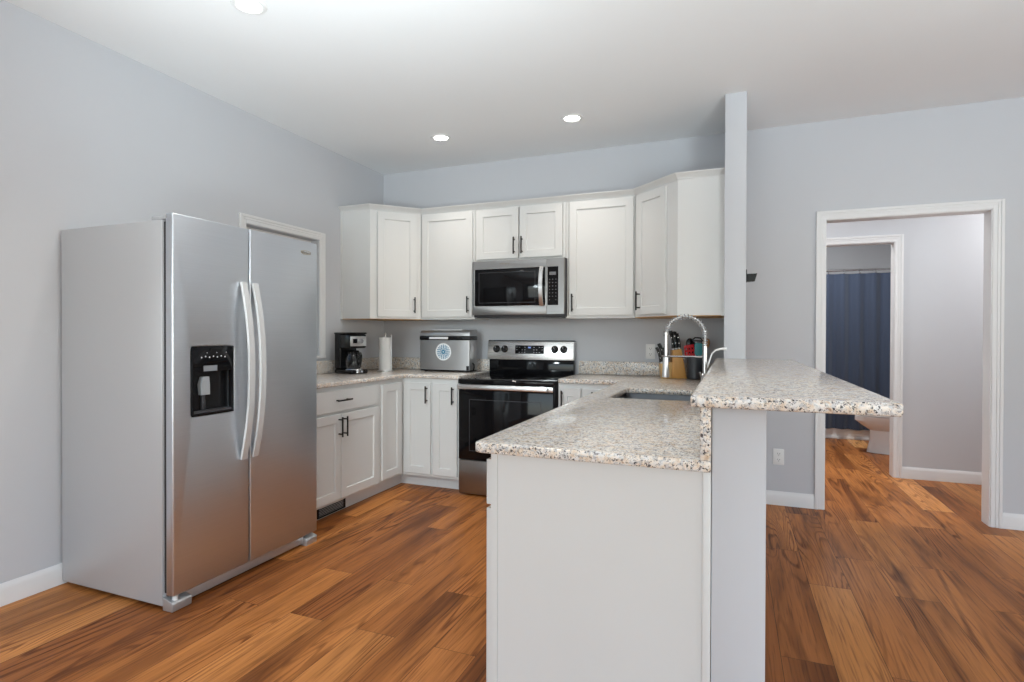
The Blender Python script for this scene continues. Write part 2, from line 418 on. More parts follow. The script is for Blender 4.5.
# hall and bathroom beyond the opening
BX0, BX1 = 0.54, 1.300
structure(MB().slab([-0.6, BX0 - 0.012, BX1 + 0.012, 2.9], [0, DZ + 0.012, H], {(1, 0)}, YH, YH + 0.12, 'y').build('wall_hall', M_wall), 'grey hall wall with the bathroom doorway')
structure(MB().box(-0.72, YB + 0.12, 0, -0.6, 8.72, H).build('wall_hall_left', M_wall))
structure(MB().box(2.9, YB + 0.12, 0, 3.02, YH + 0.12, H).build('wall_hall_right', M_wall))
structure(MB().box(2.06, YH + 0.12, 0, 2.18, 8.6, H).build('wall_bathroom_right', M_wall))
structure(MB().box(-0.6, 8.6, 0, 2.18, 8.72, H).build('wall_bathroom_back', M_wall))

def casing(mb, x0, x1, ztop, yf, wd=0.064, sgn=-1):
    """moulded casing round an opening on the plane y=yf, projecting along sgn"""
    for (t, a, b) in ((0.011, 0.005, 0.030), (0.014, 0.030, wd - 0.018), (0.019, wd - 0.018, wd)):
        y0, y1 = sorted((yf, yf + sgn * t))
        mb.box(x0 - b, y0, 0, x0 - a, y1, ztop + b, 0.0015, 1)
        mb.box(x1 + a, y0, 0, x1 + b, y1, ztop + b, 0.0015, 1)
        mb.box(x0 - a, y0, ztop + a, x1 + a, y1, ztop + b, 0.0015, 1)
def opening(name, x0, x1, ztop, y0, y1, label):
    mb = MB(); casing(mb, x0, x1, ztop, y0); casing(mb, x0, x1, ztop, y1, sgn=1)
    o = structure(mb.build(name, M_trim), label)
    j = MB(); j.box(x0 - 0.012, y0 - 0.001, 0, x0, y1 + 0.001, ztop + 0.012); j.box(x1, y0 - 0.001, 0, x1 + 0.012, y1 + 0.001, ztop + 0.012); j.box(x0, y0 - 0.001, ztop, x1, y1 + 0.001, ztop + 0.012)
    j.build('jamb', M_trim, o)
opening('trim_1', DX0, DX1, DZ, YB, YB + 0.12, 'white moulded casing round the opening to the hall')
opening('trim_2', BX0, BX1, DZ, YH, YH + 0.12, 'white moulded casing round the bathroom doorway')

def base_run(name, p0, p1, nrm, label):
    """baseboard of height 0.1 from p0 to p1 with outward normal"""
    a, b, n = Vector((*p0, 0)), Vector((*p1, 0)), Vector((*nrm, 0))
    prof = [(0.0005, 0), (0.014, 0), (0.014, 0.074), (0.011, 0.086), (0.007, 0.094), (0.005, 0.1), (0.0005, 0.1)]
    mb = MB(); mb.loft([[p + n * t + Vector((0, 0, z)) for t, z in prof] for p in (a, b)])
    return structure(mb.build(name, M_trim), label)
base_run('baseboard_left', (XL, YF_), (XL, 2.78), (1, 0), 'white baseboard along the left wall')
base_run('baseboard_back', (PX1, YB), (DX0 - 0.064, YB), (0, -1), 'white baseboard between the wing wall and the hall opening')
base_run('baseboard_right', (DX1 + 0.064, YB), (XR, YB), (0, -1), 'white baseboard right of the hall opening')
base_run('baseboard_hall', (BX1 + 0.064, YH), (2.9, YH), (0, -1), 'white baseboard right of the bathroom doorway')
base_run('baseboard_hall_left', (-0.6, YH), (BX0 - 0.064, YH), (0, -1), 'white baseboard left of the bathroom doorway')
base_run('baseboard_partition', (PX1, YP), (PX1, YB), (1, 0), 'white baseboard along the half wall under the bar')

# kitchen window in the left wall
mb = MB()
for (t, a, b) in ((0.011, 0.005, 0.03), (0.014, 0.03, 0.046), (0.019, 0.046, 0.064)):
    mb.box(XL, WY0 - b, WZ0 - 0.01, XL + t, WY0 - a, WZ1 + b, 0.0015, 1); mb.box(XL, WY1 + a, WZ0 - 0.01, XL + t, WY1 + b, WZ1 + b, 0.0015, 1)
    mb.box(XL, WY0 - a, WZ1 + a, XL + t, WY1 + a, WZ1 + b, 0.0015, 1)
win = structure(mb.build('window_1', M_trim), 'white cased window beside the refrigerator')
mb = MB(); mb.box(XL - 0.1, WY0 - 0.064, WZ0 - 0.022, XL + 0.024, WY1 + 0.064, WZ0, 0.003); mb.build('window_sill', M_trim, win)
mb = MB()
for z0, z1 in ((WZ0, WZ0 + 0.48), (WZ0 + 0.45, WZ1)):
    xo = XL - 0.075 if z0 == WZ0 else XL - 0.105
    mb.slab([WY0, WY0 + 0.045, WY1 - 0.045, WY1], [z0, z0 + 0.04, z1 - 0.04, z1], {(1, 1)}, xo, xo + 0.03, 'x')
mb.build('sash', M_white, win)
mg, n_, l_, b_ = nodes_of('window_glass'); b_.inputs['Transmission Weight'].default_value = 1; b_.inputs['Roughness'].default_value = 0.02; b_.inputs['IOR'].default_value = 1.45
MB().box(XL - 0.093, WY0 + 0.03, WZ0 + 0.03, XL - 0.088, WY1 - 0.03, WZ1 - 0.03).build('window_pane', mg, win)

# ------------------------------------------------------------------ recessed ceiling lights
M_lens = emit_mat('lamp_lens', (1.0, 0.98, 0.95), 14)
def downlight(x, y, label):
    t = thing('recessed_light', (x, y, H - 0.008), label, 'ceiling light', 'recessed downlights in the kitchen ceiling')
    MB().lathe([(0.052, H - 0.0005), (0.052, H - 0.004), (0.058, H - 0.008), (0.074, H - 0.006), (0.079, H - 0.0005)], x, y, 40, cap=False).build('trim_ring', M_white, t)
    MB().lathe([(0.001, H - 0.0030), (0.050, H - 0.0030), (0.0525, H - 0.0005)], x, y, 40, cap=False).build('lens', M_lens, t)
    l = bpy.data.lights.new('downlight_beam', 'SPOT'); l.energy = 18; l.color = (1.0, 0.92, 0.82)
    l.spot_size = radians(112); l.spot_blend = 1.0; l.shadow_soft_size = 0.05
    o = bpy.data.objects.new('downlight_beam', l); COL.objects.link(o); o.parent = t; o.location = (0, 0, -0.01)
    return t
downlight(-2.069, 3.904, 'round recessed downlight nearest the left corner of the back wall')
downlight(-1.037, 3.894, 'round recessed downlight above the range')
downlight(-2.056, 2.008, 'round recessed downlight above the refrigerator')
downlight(-1.037, 2.008, 'unseen round recessed downlight added above the peninsula')  # out-of-frame fixture, continues the grid and is added to light the base cabinets

# ------------------------------------------------------------------ cabinets
def door_mb(P, u, n, w, h, t=0.019, fr=0.057, rec=0.009, slab_only=False):
    """shaker door; P = lower left corner on the cabinet face, u = horizontal, n = outward"""
    P, u, n = Vector(P), Vector(u), Vector(n); z = Vector((0, 0, 1)); c = 0.002
    def ring(ins, dep): return [P + u * a + z * b + n * dep for a, b in ((ins, ins), (w - ins, ins), (w - ins, h - ins), (ins, h - ins))]
    rings = [ring(0, 0.0005), ring(0, t - c), ring(c, t)]
    if not slab_only: rings += [ring(fr, t), ring(fr + 0.004, t - rec)]
    return MB().loft(rings)
def handle_mb(C, ax, n, L=0.135, r=0.0058, off=0.032):
    C, ax, n = Vector(C), Vector(ax), Vector(n); mb = MB()
    mb.cyl(C - ax * L / 2 + n * off, C + ax * L / 2 + n * off, r, seg=14)
    for s in (-1, 1): mb.cyl(C + ax * s * L * 0.36 - n * 0.0005, C + ax * s * L * 0.36 + n * off, r * 0.85, seg=12)
    return mb
Zv = Vector((0, 0, 1))
def door(root, P, u, n, w, h, hd=None, name='door', horiz=False, L=0.135, **k):
    d = door_mb(P, u, n, w, h, **k).build(name, M_cab, root)
    if hd is not None:
        C = Vector(P) + Vector(u) * hd[0] + Zv * hd[1] + Vector(n) * 0.019
        handle_mb(C, Vector(u) if horiz else Zv, n, L).build('handle', M_blackmetal, d)
    return d
ZU0, ZU1, YU = 1.358, 2.260, 4.300
G = 'white upper wall cabinets'
W_ = 0.0015
ux, uy = Vector((1, 0, 0)), Vector((0, 1, 0))
def upper_box(name, x0, x1, z0, label):
    t = thing(name, ((x0 + x1) / 2, (YU + YB) / 2, z0), label, 'cabinet', G)
    MB().box(x0 + W_, YU + 0.019, z0, x1 - W_, YB - 0.001, ZU1).build('body', M_cab, t)
    s = 0.022
    MB().slab([x0 + W_, x0 + s, x1 - s, x1 - W_], [z0, z0 + s, ZU1 - 0.012, ZU1], {(1, 1)}, YU, YU + 0.019, 'y').build('face_frame', M_cab, t)
    return t
def upper_corner(name, pts, P, u, n, w, hd, label):
    cx = sum(p[0] for p in pts) / len(pts); cy = sum(p[1] for p in pts) / len(pts)
    t = thing(name, (cx, cy, ZU0), label, 'cabinet', G)
    MB().prism(pts, ZU0 + 0.004, ZU1).build('body', M_cab, t)
    MB().prism(pts, ZU0, ZU0 + 0.0038).build('bottom_panel', M_raw, t)
    door(t, (P[0], P[1], 1.378), u, n, w, 0.868, hd)
    return t
A0, A1 = Vector((-2.762, 3.972, 0)), Vector((-2.467, YU, 0))
ua = (A1 - A0).normalized(); na = Vector((ua.y, -ua.x, 0))
t = upper_corner('corner_wall_cabinet', [(XL + 0.001, YB - 0.001), (XL + 0.001, A0.y), (A0.x, A0.y), (A1.x - W_, A1.y - W_), (A1.x - W_, YB - 0.001)],
             A0 + ua * 0.060, ua, na, 0.335, (0.310, 0.100), 'white diagonal upper corner cabinet above the coffee maker')
MB().box(XL + 0.001, A0.y - 0.006, ZU0, XL + 0.02, A0.y - 0.0005, ZU1).build('scribe_strip', M_cab, t)
B0, B1 = Vector((-0.664, YU, 0)), Vector((-0.336, 3.972, 0))
ub = (B1 - B0).normalized(); nb = Vector((ub.y, -ub.x, 0))
t = upper_corner('corner_wall_cabinet', [(PX0 - 0.001, YB - 0.001), (B0.x + W_, YB - 0.001), (B0.x + W_, B0.y - W_), (B1.x, B1.y), (PX0 - 0.001, B1.y)],
             B0 + ub * 0.040, ub, nb, 0.320, (0.042, 0.100), 'white diagonal upper corner cabinet above the knife block')
MB().box(PX0 - 0.020, B1.y - 0.006, ZU0, PX0 - 0.001, B1.y - 0.0005, ZU1).build('scribe_strip', M_cab, t)
t = upper_box('wall_cabinet', -2.467, -1.958, ZU0, 'tall white single door upper cabinet left of the microwave')
door(t, (-2.452, YU, 1.378), ux, -uy, 0.474, 0.868, (0.440, 0.100))
t = upper_box('wall_cabinet', -1.958, -1.190, 1.822, 'short white two door upper cabinet over the microwave')
door(t, (-1.940, YU, 1.842), ux, -uy, 0.364, 0.404, (0.334, 0.098))
door(t, (-1.566, YU, 1.842), ux, -uy, 0.352, 0.404, (0.025, 0.098))
t = upper_box('wall_cabinet', -1.190, -0.664, ZU0, 'tall white single door upper cabinet right of the microwave')
door(t, (-1.160, YU, 1.378), ux, -uy, 0.486, 0.868, (0.030, 0.098))

# crown moulding following the cabinet fronts
def offset_path(pts, d):
    out = []
    for i, p in enumerate(pts):
        p = Vector(p); ds = []
        if i > 0: ds.append((p - Vector(pts[i - 1])).normalized())
        if i < len(pts) - 1: ds.append((Vector(pts[i + 1]) - p).normalized())
        ns = [Vector((e.y, -e.x)) for e in ds]
        if len(ns) == 1: out.append(p + ns[0] * d)
        else: m_ = (ns[0] + ns[1]); out.append(p + m_ * (d / (1 + ns[0].dot(ns[1]))))
    return out
cp = [(XL + 0.001, A0.y), tuple(A0.xy), tuple(A1.xy), tuple(B0.xy), tuple(B1.xy), (PX0 - 0.001, B1.y)]
prof = [(-0.018, ZU1 + 0.0005), (0.003, ZU1 + 0.0005), (0.006, ZU1 + 0.008), (0.014, ZU1 + 0.016), (0.027, ZU1 + 0.029), (0.036, ZU1 + 0.034), (0.038, ZU1 + 0.040), (-0.018, ZU1 + 0.040)]
rows = [[(*p, z) for p in offset_path(cp, d)] for d, z in prof]
mb = MB(); mb.loft([[rows[k][i] for k in range(len(prof))] for i in range(len(cp))])
structure(mb.build('trim_3', M_cab, smooth=20), 'white crown moulding along the top of the upper cabinets')

# base cabinets
GB = 'white base cabinets'
XF, YF, ZT = -2.465, 4.004, 0.100          # face planes of the left run and of the back run, toe height
ZBC = ZC - TC - 0.0008
def base_thing(name, loc, label): return thing(name, loc, label, 'cabinet', GB)
t = base_thing('base_cabinet', (-2.74, 3.19, 0), 'white base cabinet with a drawer over two doors beside the refrigerator')
MB().box(XL + 0.001, 2.78, ZT, XF, 3.655, ZBC).build('body', M_cab, t)
MB().box(XL + 0.001, 2.78, 0.0005, XF - 0.066, 3.655, ZT).build('toe_board', M_toe, t)
nx = Vector((1, 0, 0))
door(t, (XF, 2.815, 0.712), uy, nx, 0.815, 0.143, (0.378, 0.075), 'drawer', True, 0.150, slab_only=True)
door(t, (XF, 2.815, 0.118), uy, nx, 0.368, 0.574, (0.346, 0.490))
door(t, (XF, 3.190, 0.118), uy, nx, 0.440, 0.574, (0.024, 0.490))
t = base_thing('corner_base_cabinet', (-2.7, 4.2, 0), 'white corner base cabinet with folding doors below the paper towel roll')
MB().prism([(XL + 0.001, 3.6565), (XF, 3.6565), (XF, YF), (-2.193, YF), (-2.193, YB - 0.001), (XL + 0.001, YB - 0.001)], ZT, ZBC).build('body', M_cab, t)
MB().prism([(XL + 0.001, 3.6565), (XF - 0.066, 3.6565), (XF - 0.066, YF + 0.085), (-2.193, YF + 0.085), (-2.193, YB - 0.001), (XL + 0.001, YB - 0.001)], 0.0005, ZT).build('toe_board', M_toe, t)
door(t, (XF, 3.684, 0.122), uy, nx, 0.268, 0.726)
door(t, (XF + 0.0215, YF, 0.122), ux, -uy, 0.240, 0.726, (0.212, 0.634))
t = base_thing('base_cabinet', (-2.07, 4.3, 0), 'narrow white one door base cabinet left of the range')
MB().box(-2.1915, YF, ZT, -1.952, YB - 0.001, ZBC).build('body', M_cab, t)
MB().box(-2.1915, YF + 0.085, 0.0005, -1.952, YB - 0.001, ZT).build('toe_board', M_toe, t)
door(t, (-2.182, YF, 0.122), ux, -uy, 0.213, 0.726, (0.182, 0.634))
# right of the range
t = base_thing('corner_base_cabinet', (-0.6, 4.3, 0), 'white corner base cabinet with folding doors right of the range')
MB().prism([(-1.160, YF), (-0.655, YF), (-0.655, 3.62), (PX0 - 0.03, 3.62), (PX0 - 0.03, YB - 0.001), (-1.160, YB - 0.001)], ZT, ZBC).build('body', M_cab, t)
MB().prism([(-1.160, YF + 0.085), (-0.57, YF + 0.085), (-0.57, 3.62), (PX0 - 0.03, 3.62), (PX0 - 0.03, YB - 0.001), (-1.160, YB - 0.001)], 0.0005, ZT).build('toe_board', M_toe, t)
door(t, (-1.147, YF, 0.122), ux, -uy, 0.155, 0.726, (0.022, 0.642))
door(t, (-0.980, YF, 0.122), ux, -uy, 0.300, 0.726, (0.077, 0.642))
door(t, (-0.655, 3.975, 0.122), -uy, -nx, 0.330, 0.735)
# peninsula
XPF = -0.655
YE = 1.556
t = base_thing('peninsula_base_cabinet', (-0.35, 2.0, 0), 'white end cabinet of the peninsula with a plain side panel toward the room')
MB().box(XPF + 0.020, YE + 0.004, ZT, PX0 - 0.03, 2.48, ZBC).build('body', M_cab, t)
MB().box(XPF + 0.105, YE + 0.004, 0.0005, PX0 - 0.03, 2.48, ZT).build('toe_board', M_toe, t)
MB().box(XPF + 0.0205, YE, 0.0005, PX0 - 0.022, YE + 0.004, ZBC).build('end_panel', M_cab, t)
MB().slab([YE - 0.003, YE + 0.038, 2.44, 2.48], [ZT, ZT + 0.03, 0.70, 0.725, ZBC - 0.035, ZBC], {(1, 1), (1, 3)}, XPF, XPF + 0.02, 'x').build('face_frame', M_cab, t)
MB().box(PX0 - 0.022, YE - 0.006, 0.0005, PX0 - 0.001, YE + 0.004, ZBC, 0.003).build('scribe_strip', M_cab, t)
door(t, (XPF, 2.465, 0.728), -uy, -nx, 0.902, 0.133, (0.45, 0.07), 'drawer', True, 0.165, slab_only=True)
door(t, (XPF, 2.465, 0.122), -uy, -nx, 0.446, 0.594, (0.42, 0.50))
door(t, (XPF, 2.012, 0.122), -uy, -nx, 0.449, 0.594, (0.028, 0.50))
t = base_thing('sink_base_cabinet', (-0.35, 3.05, 0), 'white sink base cabinet in the middle of the peninsula')
mb = MB(); mb.box(XPF + 0.02, 2.4815, ZT, PX0 - 0.03, 2.50, ZBC); mb.box(XPF + 0.02, 3.60, ZT, PX0 - 0.03, 3.6185, ZBC); mb.box(XPF + 0.02, 2.50, ZT, PX0 - 0.03, 3.60, ZT + 0.02); mb.box(PX0 - 0.045, 2.50, ZT, PX0 - 0.03, 3.60, ZBC); mb.build('body', M_cab, t)
MB().box(XPF + 0.105, 2.4815, 0.0005, PX0 - 0.03, 3.6185, ZT).build('toe_board', M_toe, t)
MB().slab([2.4815, 2.52, 3.58, 3.6185], [ZT, ZT + 0.03, ZBC - 0.035, ZBC], {(1, 1)}, XPF, XPF + 0.02, 'x').build('face_frame', M_cab, t)
door(t, (XPF, 3.60, 0.122), -uy, -nx, 0.545, 0.735, (0.515, 0.648)); door(t, (XPF, 3.045, 0.122), -uy, -nx, 0.545, 0.735, (0.03, 0.648))
# floor register in the toe board by the refrigerator
t = thing('toe_kick_vent', (XF - 0.06, 3.20, 0.02), 'dark metal air register in the toe board beside the refrigerator', 'vent')
MB().slab([3.04, 3.055, 3.32, 3.335], [0.008, 0.018, 0.082, 0.092], {(1, 1)}, XF - 0.0658, XF - 0.057, 'x', bev=0.001, seg=1).build('frame', M_blackmetal, t)
mb = MB()
for k in range(6): mb.box(XF - 0.0658, 3.055, 0.022 + k * 0.01, XF - 0.060, 3.32, 0.026 + k * 0.01)
mb.build('grille', M_blackmetal, t)

# ------------------------------------------------------------------ granite
GS = 'speckled granite worktops'
YCF = YF - 0.024; XCF = XF + 0.030
tag(MB().slab([XL + 0.001, XCF, -1.949], [2.775, YCF, YB - 0.001], {(1, 0)}, ZC - TC, ZC, 'z', 0.006).build('granite_countertop', M_gran), 'L shaped beige granite countertop under the coffee maker and ice maker', 'countertop', GS)
SX0, SX1, SY0, SY1 = -0.580, -0.190, 2.900, 3.460
XCP = -0.706
tag(MB().slab([-1.163, XCP, SX0, SX1, PX0 - 0.001], [1.530, SY0, SY1, YCF, YB - 0.001], {(0, 0), (0, 1), (0, 2), (2, 1)}, ZC - TC, ZC, 'z', 0.006, hole_r=0.03).build('granite_countertop', M_gran), 'beige granite countertop of the peninsula with the sink cut out', 'countertop', GS)
GS2 = 'granite backsplash strips'
ZS = ZC + 0.0005
tag(MB().box(XL + 0.001, 2.775, ZS, XL + 0.021, YB - 0.001, 1.018, 0.002).build('granite_backsplash', M_gran), 'low granite backsplash strip on the left wall behind the coffee maker', 'backsplash', GS2)
tag(MB().box(XL + 0.0215, YB - 0.021, ZS, -1.952, YB - 0.001, 1.018, 0.002).build('granite_backsplash', M_gran), 'low granite backsplash strip behind the ice maker', 'backsplash', GS2)
tag(MB().box(-1.160, YB - 0.021, ZS, PX0 - 0.028, YB - 0.001, 1.018, 0.002).build('granite_backsplash', M_gran), 'low granite backsplash strip right of the range under the outlet', 'backsplash', GS2)
tag(MB().box(PX0 - 0.027, 1.530, ZS, PX0 - 0.001, YB - 0.022, ZB - TC - 0.0005, 0.003).build('granite_backsplash', M_gran), 'granite riser strip between the lower counter and the raised bar', 'backsplash', GS2)
tag(MB().slab([-0.093, 0.343], [1.466, YS - 0.001], set(), ZB - TC + 0.0003, ZB, 'z', 0.007).build('granite_bar_top', M_gran), 'raised granite breakfast bar top resting on the half wall', 'bar top')

# ------------------------------------------------------------------ refrigerator
FY0, FY1 = 1.785, 2.738
FXB, FXF, FXD = -3.036, -2.338, -2.275
t = thing('refrigerator', (-2.65, 2.26, 0), 'tall stainless steel side by side refrigerator against the left wall', 'refrigerator')
MB().box(FXB, FY0, 0.018, FXF, FY1, 1.738, 0.004).build('body', M_side, t)
MB().box(FXF, FY0 + 0.012, 0.075, FXF + 0.018, FY1 - 0.012, 1.73).build('gasket', M_gasket, t)
FYM = 2.223
DY0, DY1, DZ0, DZ1 = 1.882, 2.122, 0.851, 1.173
dx0 = FXF + 0.018
ld = MB().slab([FY0 + 0.004, DY0, DY1, FYM - 0.004], [0.068, DZ0, DZ1, 1.765], {(1, 1)}, dx0, FXD, 'x', 0.006, 3, hole_r=0.012).build('freezer_door', M_steelz, t)
rd = MB().slab([FYM + 0.004, FY1 - 0.002], [0.068, 1.765], set(), dx0, FXD, 'x', 0.006, 3).build('fresh_food_door', M_steelz, t)
def fhandle(y, parent):
    pts = []
    for k in range(29):
        s = k / 28; z = 0.604 + s * (1.490 - 0.604)
        x = FXD + 0.0062 + 0.054 * (1 - abs(2 * s - 1) ** 2.2)
        pts.append((x, y, z))
    mb = MB().tube(pts, 0, flat=(0.037, 0.013), ref=(0, 1, 0))
    mb.build('handle', M_handle, parent)
fhandle(2.178, ld); fhandle(2.252, rd)
# ice and water dispenser in the freezer door
dp = MB().slab([DY0 + 0.0005, DY0 + 0.012, DY1 - 0.012, DY1 - 0.0005], [DZ0 + 0.0005, DZ0 + 0.012, 1.055, DZ1 - 0.0005], {(1, 1)}, FXD - 0.022, FXD + 0.003, 'x', 0.002, 2).build('dispenser_bezel', M_bglass, t)
mb = MB(); mb.box(FXD - 0.0395, DY0 + 0.002, DZ0 + 0.002, FXD - 0.036, DY1 - 0.002, DZ1 - 0.002)
mb.build('dispenser_recess', M_black, t)
MB().box(FXD - 0.036, DY0 + 0.012, DZ0 + 0.012, FXD - 0.002, DY1 - 0.012, DZ0 + 0.022).build('drip_tray', M_dark, dp)
mb = MB(); mb.prism([(1.946, 1.057), (2.022, 1.057), (2.022, 1.083), (1.946, 1.083)], FXD + 0.003, FXD + 0.0036, 'x'); mb.build('display_screen', mat('dispenser_display', (0.22, 0.23, 0.25), 0.3), dp)
mb = MB()
for k in range(7): mb.cyl((FXD + 0.0028, 1.935 + k * 0.022, 1.122 + (k % 2) * 0.004), (FXD + 0.0034, 1.935 + k * 0.022, 1.122 + (k % 2) * 0.004), 0.0035, seg=10)
for k in (0, 1, 2): mb.cyl((FXD + 0.0028, 1.965 + k * 0.055, 1.143), (FXD + 0.0034, 1.965 + k * 0.055, 1.143), 0.002, seg=10)
mb.build('control_icons', M_print, dp)
mb = MB(); mb.loft([[(FXD - 0.036, 1.958, 1.03), (FXD - 0.012, 1.958, 1.03), (FXD - 0.012, 1.990, 1.03), (FXD - 0.036, 1.990, 1.03)], [(FXD - 0.036, 1.945, 0.995), (FXD - 0.010, 1.945, 0.995), (FXD - 0.010, 1.992, 0.995), (FXD - 0.036, 1.992, 0.995)],
    [(FXD - 0.036, 1.950, 0.945), (FXD - 0.016, 1.950, 0.945), (FXD - 0.016, 1.998, 0.945), (FXD - 0.036, 1.998, 0.945)]]); mb.build('paddle', mat('paddle_grey', (0.33, 0.35, 0.37), 0.35), dp)
MB().box(FXD - 0.036, 1.960, 0.875, FXD - 0.024, 1.980, 0.943, 0.003).build('water_tube', M_dark, dp)
# hinge covers, base grille and feet
for y in (FY0 + 0.004, FY1 - 0.064): MB().box(FXF - 0.07, y, 1.7385, FXF + 0.03, y + 0.06, 1.757, 0.004).build('hinge_cover', M_greyplas, t)
MB().box(FXF - 0.01, FY0 + 0.09, 0.012, FXF + 0.035, FY1 - 0.08, 0.060, 0.006).build('base_grille', M_silver, t)
MB().box(FXF - 0.02, FY0 + 0.02, 0.001, FXF + 0.01, FY1 - 0.02, 0.066).build('kick_recess', M_gasket, t)
for y0, y1 in ((FY0 + 0.001, FY0 + 0.10), (FY1 - 0.09, FY1 - 0.002)):
    MB().prism([(FXF + 0.0, 0.0005), (FXD - 0.002, 0.0005), (FXD + 0.002, 0.036), (FXD - 0.004, 0.042), (FXF + 0.0, 0.060)], y0, y1, 'y', 0.003, 2).build('foot_cover', M_silver, t)
MB().cyl((dx0 + 0.025, FY0 + 0.03, 0.04), (dx0 + 0.025, FY0 + 0.03, 0.0675), 0.012).build('hinge_pin', M_white, t)

def text(s, name, size, loc, rot, m, parent, ex=0.0004, ax='CENTER'):
    c = bpy.data.curves.new(name, 'FONT'); c.body = s; c.size = size; c.extrude = ex; c.align_x = ax; c.align_y = 'CENTER'
    tmp = bpy.data.objects.new('tmp', c); COL.objects.link(tmp)
    bpy.context.view_layer.update()
    me = bpy.data.meshes.new_from_object(tmp.evaluated_get(bpy.context.evaluated_depsgraph_get()))
    bpy.data.objects.remove(tmp); me.materials.clear(); me.materials.append(m)
    o = bpy.data.objects.new(name, me); COL.objects.link(o)
    o.parent = parent; off = Vector((0, 0, 0)); p = parent
    while p is not None: off += p.location; p = p.parent
    o.location = Vector(loc) - off; o.rotation_euler = rot
    return o
M_badge = mat('badge_print', (0.30, 0.26, 0.20), 0.35, metal=0.6)
text('Whirlpool', 'brand_lettering', 0.020, (FXD + 0.0006, 2.640, 1.700), (pi / 2, 0, pi / 2), M_badge, rd)
mb = MB(); pts = [(FXD + 0.0008, 2.640 + 0.040 * cos(a), 1.701 + 0.011 * sin(a)) for a in [pi * 0.15 + 2 * pi * 0.85 * k / 30 for k in range(31)]]
mb.tube(pts, 0.0009, seg=6); mb.build('badge_swirl', mat('badge_gold', (0.5, 0.38, 0.18), 0.3, metal=0.8), rd)

# ------------------------------------------------------------------ range
RX0, RX1, RYF, RYB = -1.940, -1.184, 3.955, 4.590
t = thing('range', ((RX0 + RX1) / 2, 4.25, 0), 'stainless and black electric range between the base cabinets', 'range')
MB().box(RX0, RYF + 0.03, 0.06, RX1, RYB, 0.873, 0.003).build('body', M_dark, t)
ct = MB().prism([(RYF - 0.006, 0.856), (RYF - 0.006, 0.884), (RYF + 0.004, 0.893), (RYB - 0.06, 0.905), (RYB - 0.06, 0.874), (RYF + 0.02, 0.874), (RYF + 0.02, 0.856)], RX0 - 0.002, RX1 + 0.002, 'x', 0.002, 2).build('cooktop', M_bglass, t)
M_ring = mat('burner_print', (0.10, 0.10, 0.105), 0.25)
for bx, by, br_ in ((-1.75, 4.10, 0.115), (-1.36, 4.10, 0.09), (-1.75, 4.37, 0.08), (-1.36, 4.37, 0.10)):
    zz = 0.893 + (by - RYF - 0.004) * 0.012 / (RYB - 0.06 - RYF - 0.004)
    mb = MB()
    for rr in (br_, br_ * 0.62):
        vs = []; fs = []
        for k in range(40):
            a = 2 * pi * k / 40
            for r_ in (rr - 0.0015, rr + 0.0015): y_ = by + r_ * sin(a); vs.append((bx + r_ * cos(a), y_, 0.893 + (y_ - RYF - 0.004) * 0.0209 + 0.0004))
        for k in range(40): fs.append([2 * k, 2 * k + 1, (2 * k + 3) % 80, (2 * k + 2) % 80])
        mb.add(vs, fs)
    mb.build('burner_ring', M_ring, ct)
# backguard: black lower riser, stainless control panel above
MB().box(RX0 + 0.012, RYB - 0.0595, 0.874, RX1 - 0.002, RYB, 1.022, 0.002).build('riser', M_bglass, t)
bgp = MB().prism([(RYB - 0.078, 1.022), (RYB - 0.058, 1.176), (RYB, 1.176), (RYB, 1.022)], RX0, RX1, 'x', 0.004, 2).build('control_panel', M_steelx, t)
MB().box(RX0 + 0.004, RYB - 0.060, 1.1765, RX1 - 0.004, RYB, 1.184, 0.002).build('panel_cap', M_black, t)
def onpanel(z): return RYB - 0.078 + 0.020 * (z - 1.022) / 0.154
nrm = Vector((0, -0.1540, 0.020)).normalized()
tilt = math.atan2(0.020, 0.154)
dsp = MB()
dsp.loft([[(x, onpanel(z) - 0.0008 - d, z) for x, z in ((-1.688, 1.072), (-1.436, 1.072), (-1.436, 1.142), (-1.688, 1.142))] for d in (0, 0.002)])
dsp = dsp.build('display', M_bglass, t)
key0 = None
def key_copy(k0, dx, dz, dy=0.0):
    c = k0.copy(); COL.objects.link(c); c.location = Vector(k0.location) + Vector((dx, dy, dz)); return c
kx0, kz0 = -1.562 - 0.112, 1.084
for i in range(4):
    for j in range(3):
        for sx_ in (-1, 1):
            if (i + j) % 4 == 3: continue
            x = -1.562 + sx_ * (0.04 + i * 0.024); z = 1.084 + j * 0.021
            if key0 is None:
                key0 = MB().box(x - 0.005, onpanel(z) - 0.0034, z - 0.0016, x + 0.005, onpanel(z) - 0.0026, z + 0.0016).build('key', M_print, dsp); kx0, kz0 = x, z
            else: key_copy(key0, x - kx0, z - kz0, onpanel(z) - onpanel(kz0))
MB().box(-1.574, onpanel(1.124) - 0.0036, 1.118, -1.550, onpanel(1.124) - 0.0024, 1.130).build('clock_screen', emit_mat('clock_glow', (0.20, 0.28, 0.62), 0.35), dsp)
for x in (-1.858, -1.784, -1.343, -1.267):
    z = 1.110; c = Vector((x, onpanel(z), z))
    k = MB().cyl(c - nrm * 0.0005, c + nrm * 0.006, 0.031, 0.030, 28); k.cyl(c + nrm * 0.006, c + nrm * 0.030, 0.024, 0.021, 28); k = k.build('knob', M_black, bgp)
    MB().cyl(c + nrm * 0.030 + Vector((0, 0, 0.004)), c + nrm * 0.0315 + Vector((0, 0, 0.018)), 0.0018, seg=8).build('pointer', M_print, k)
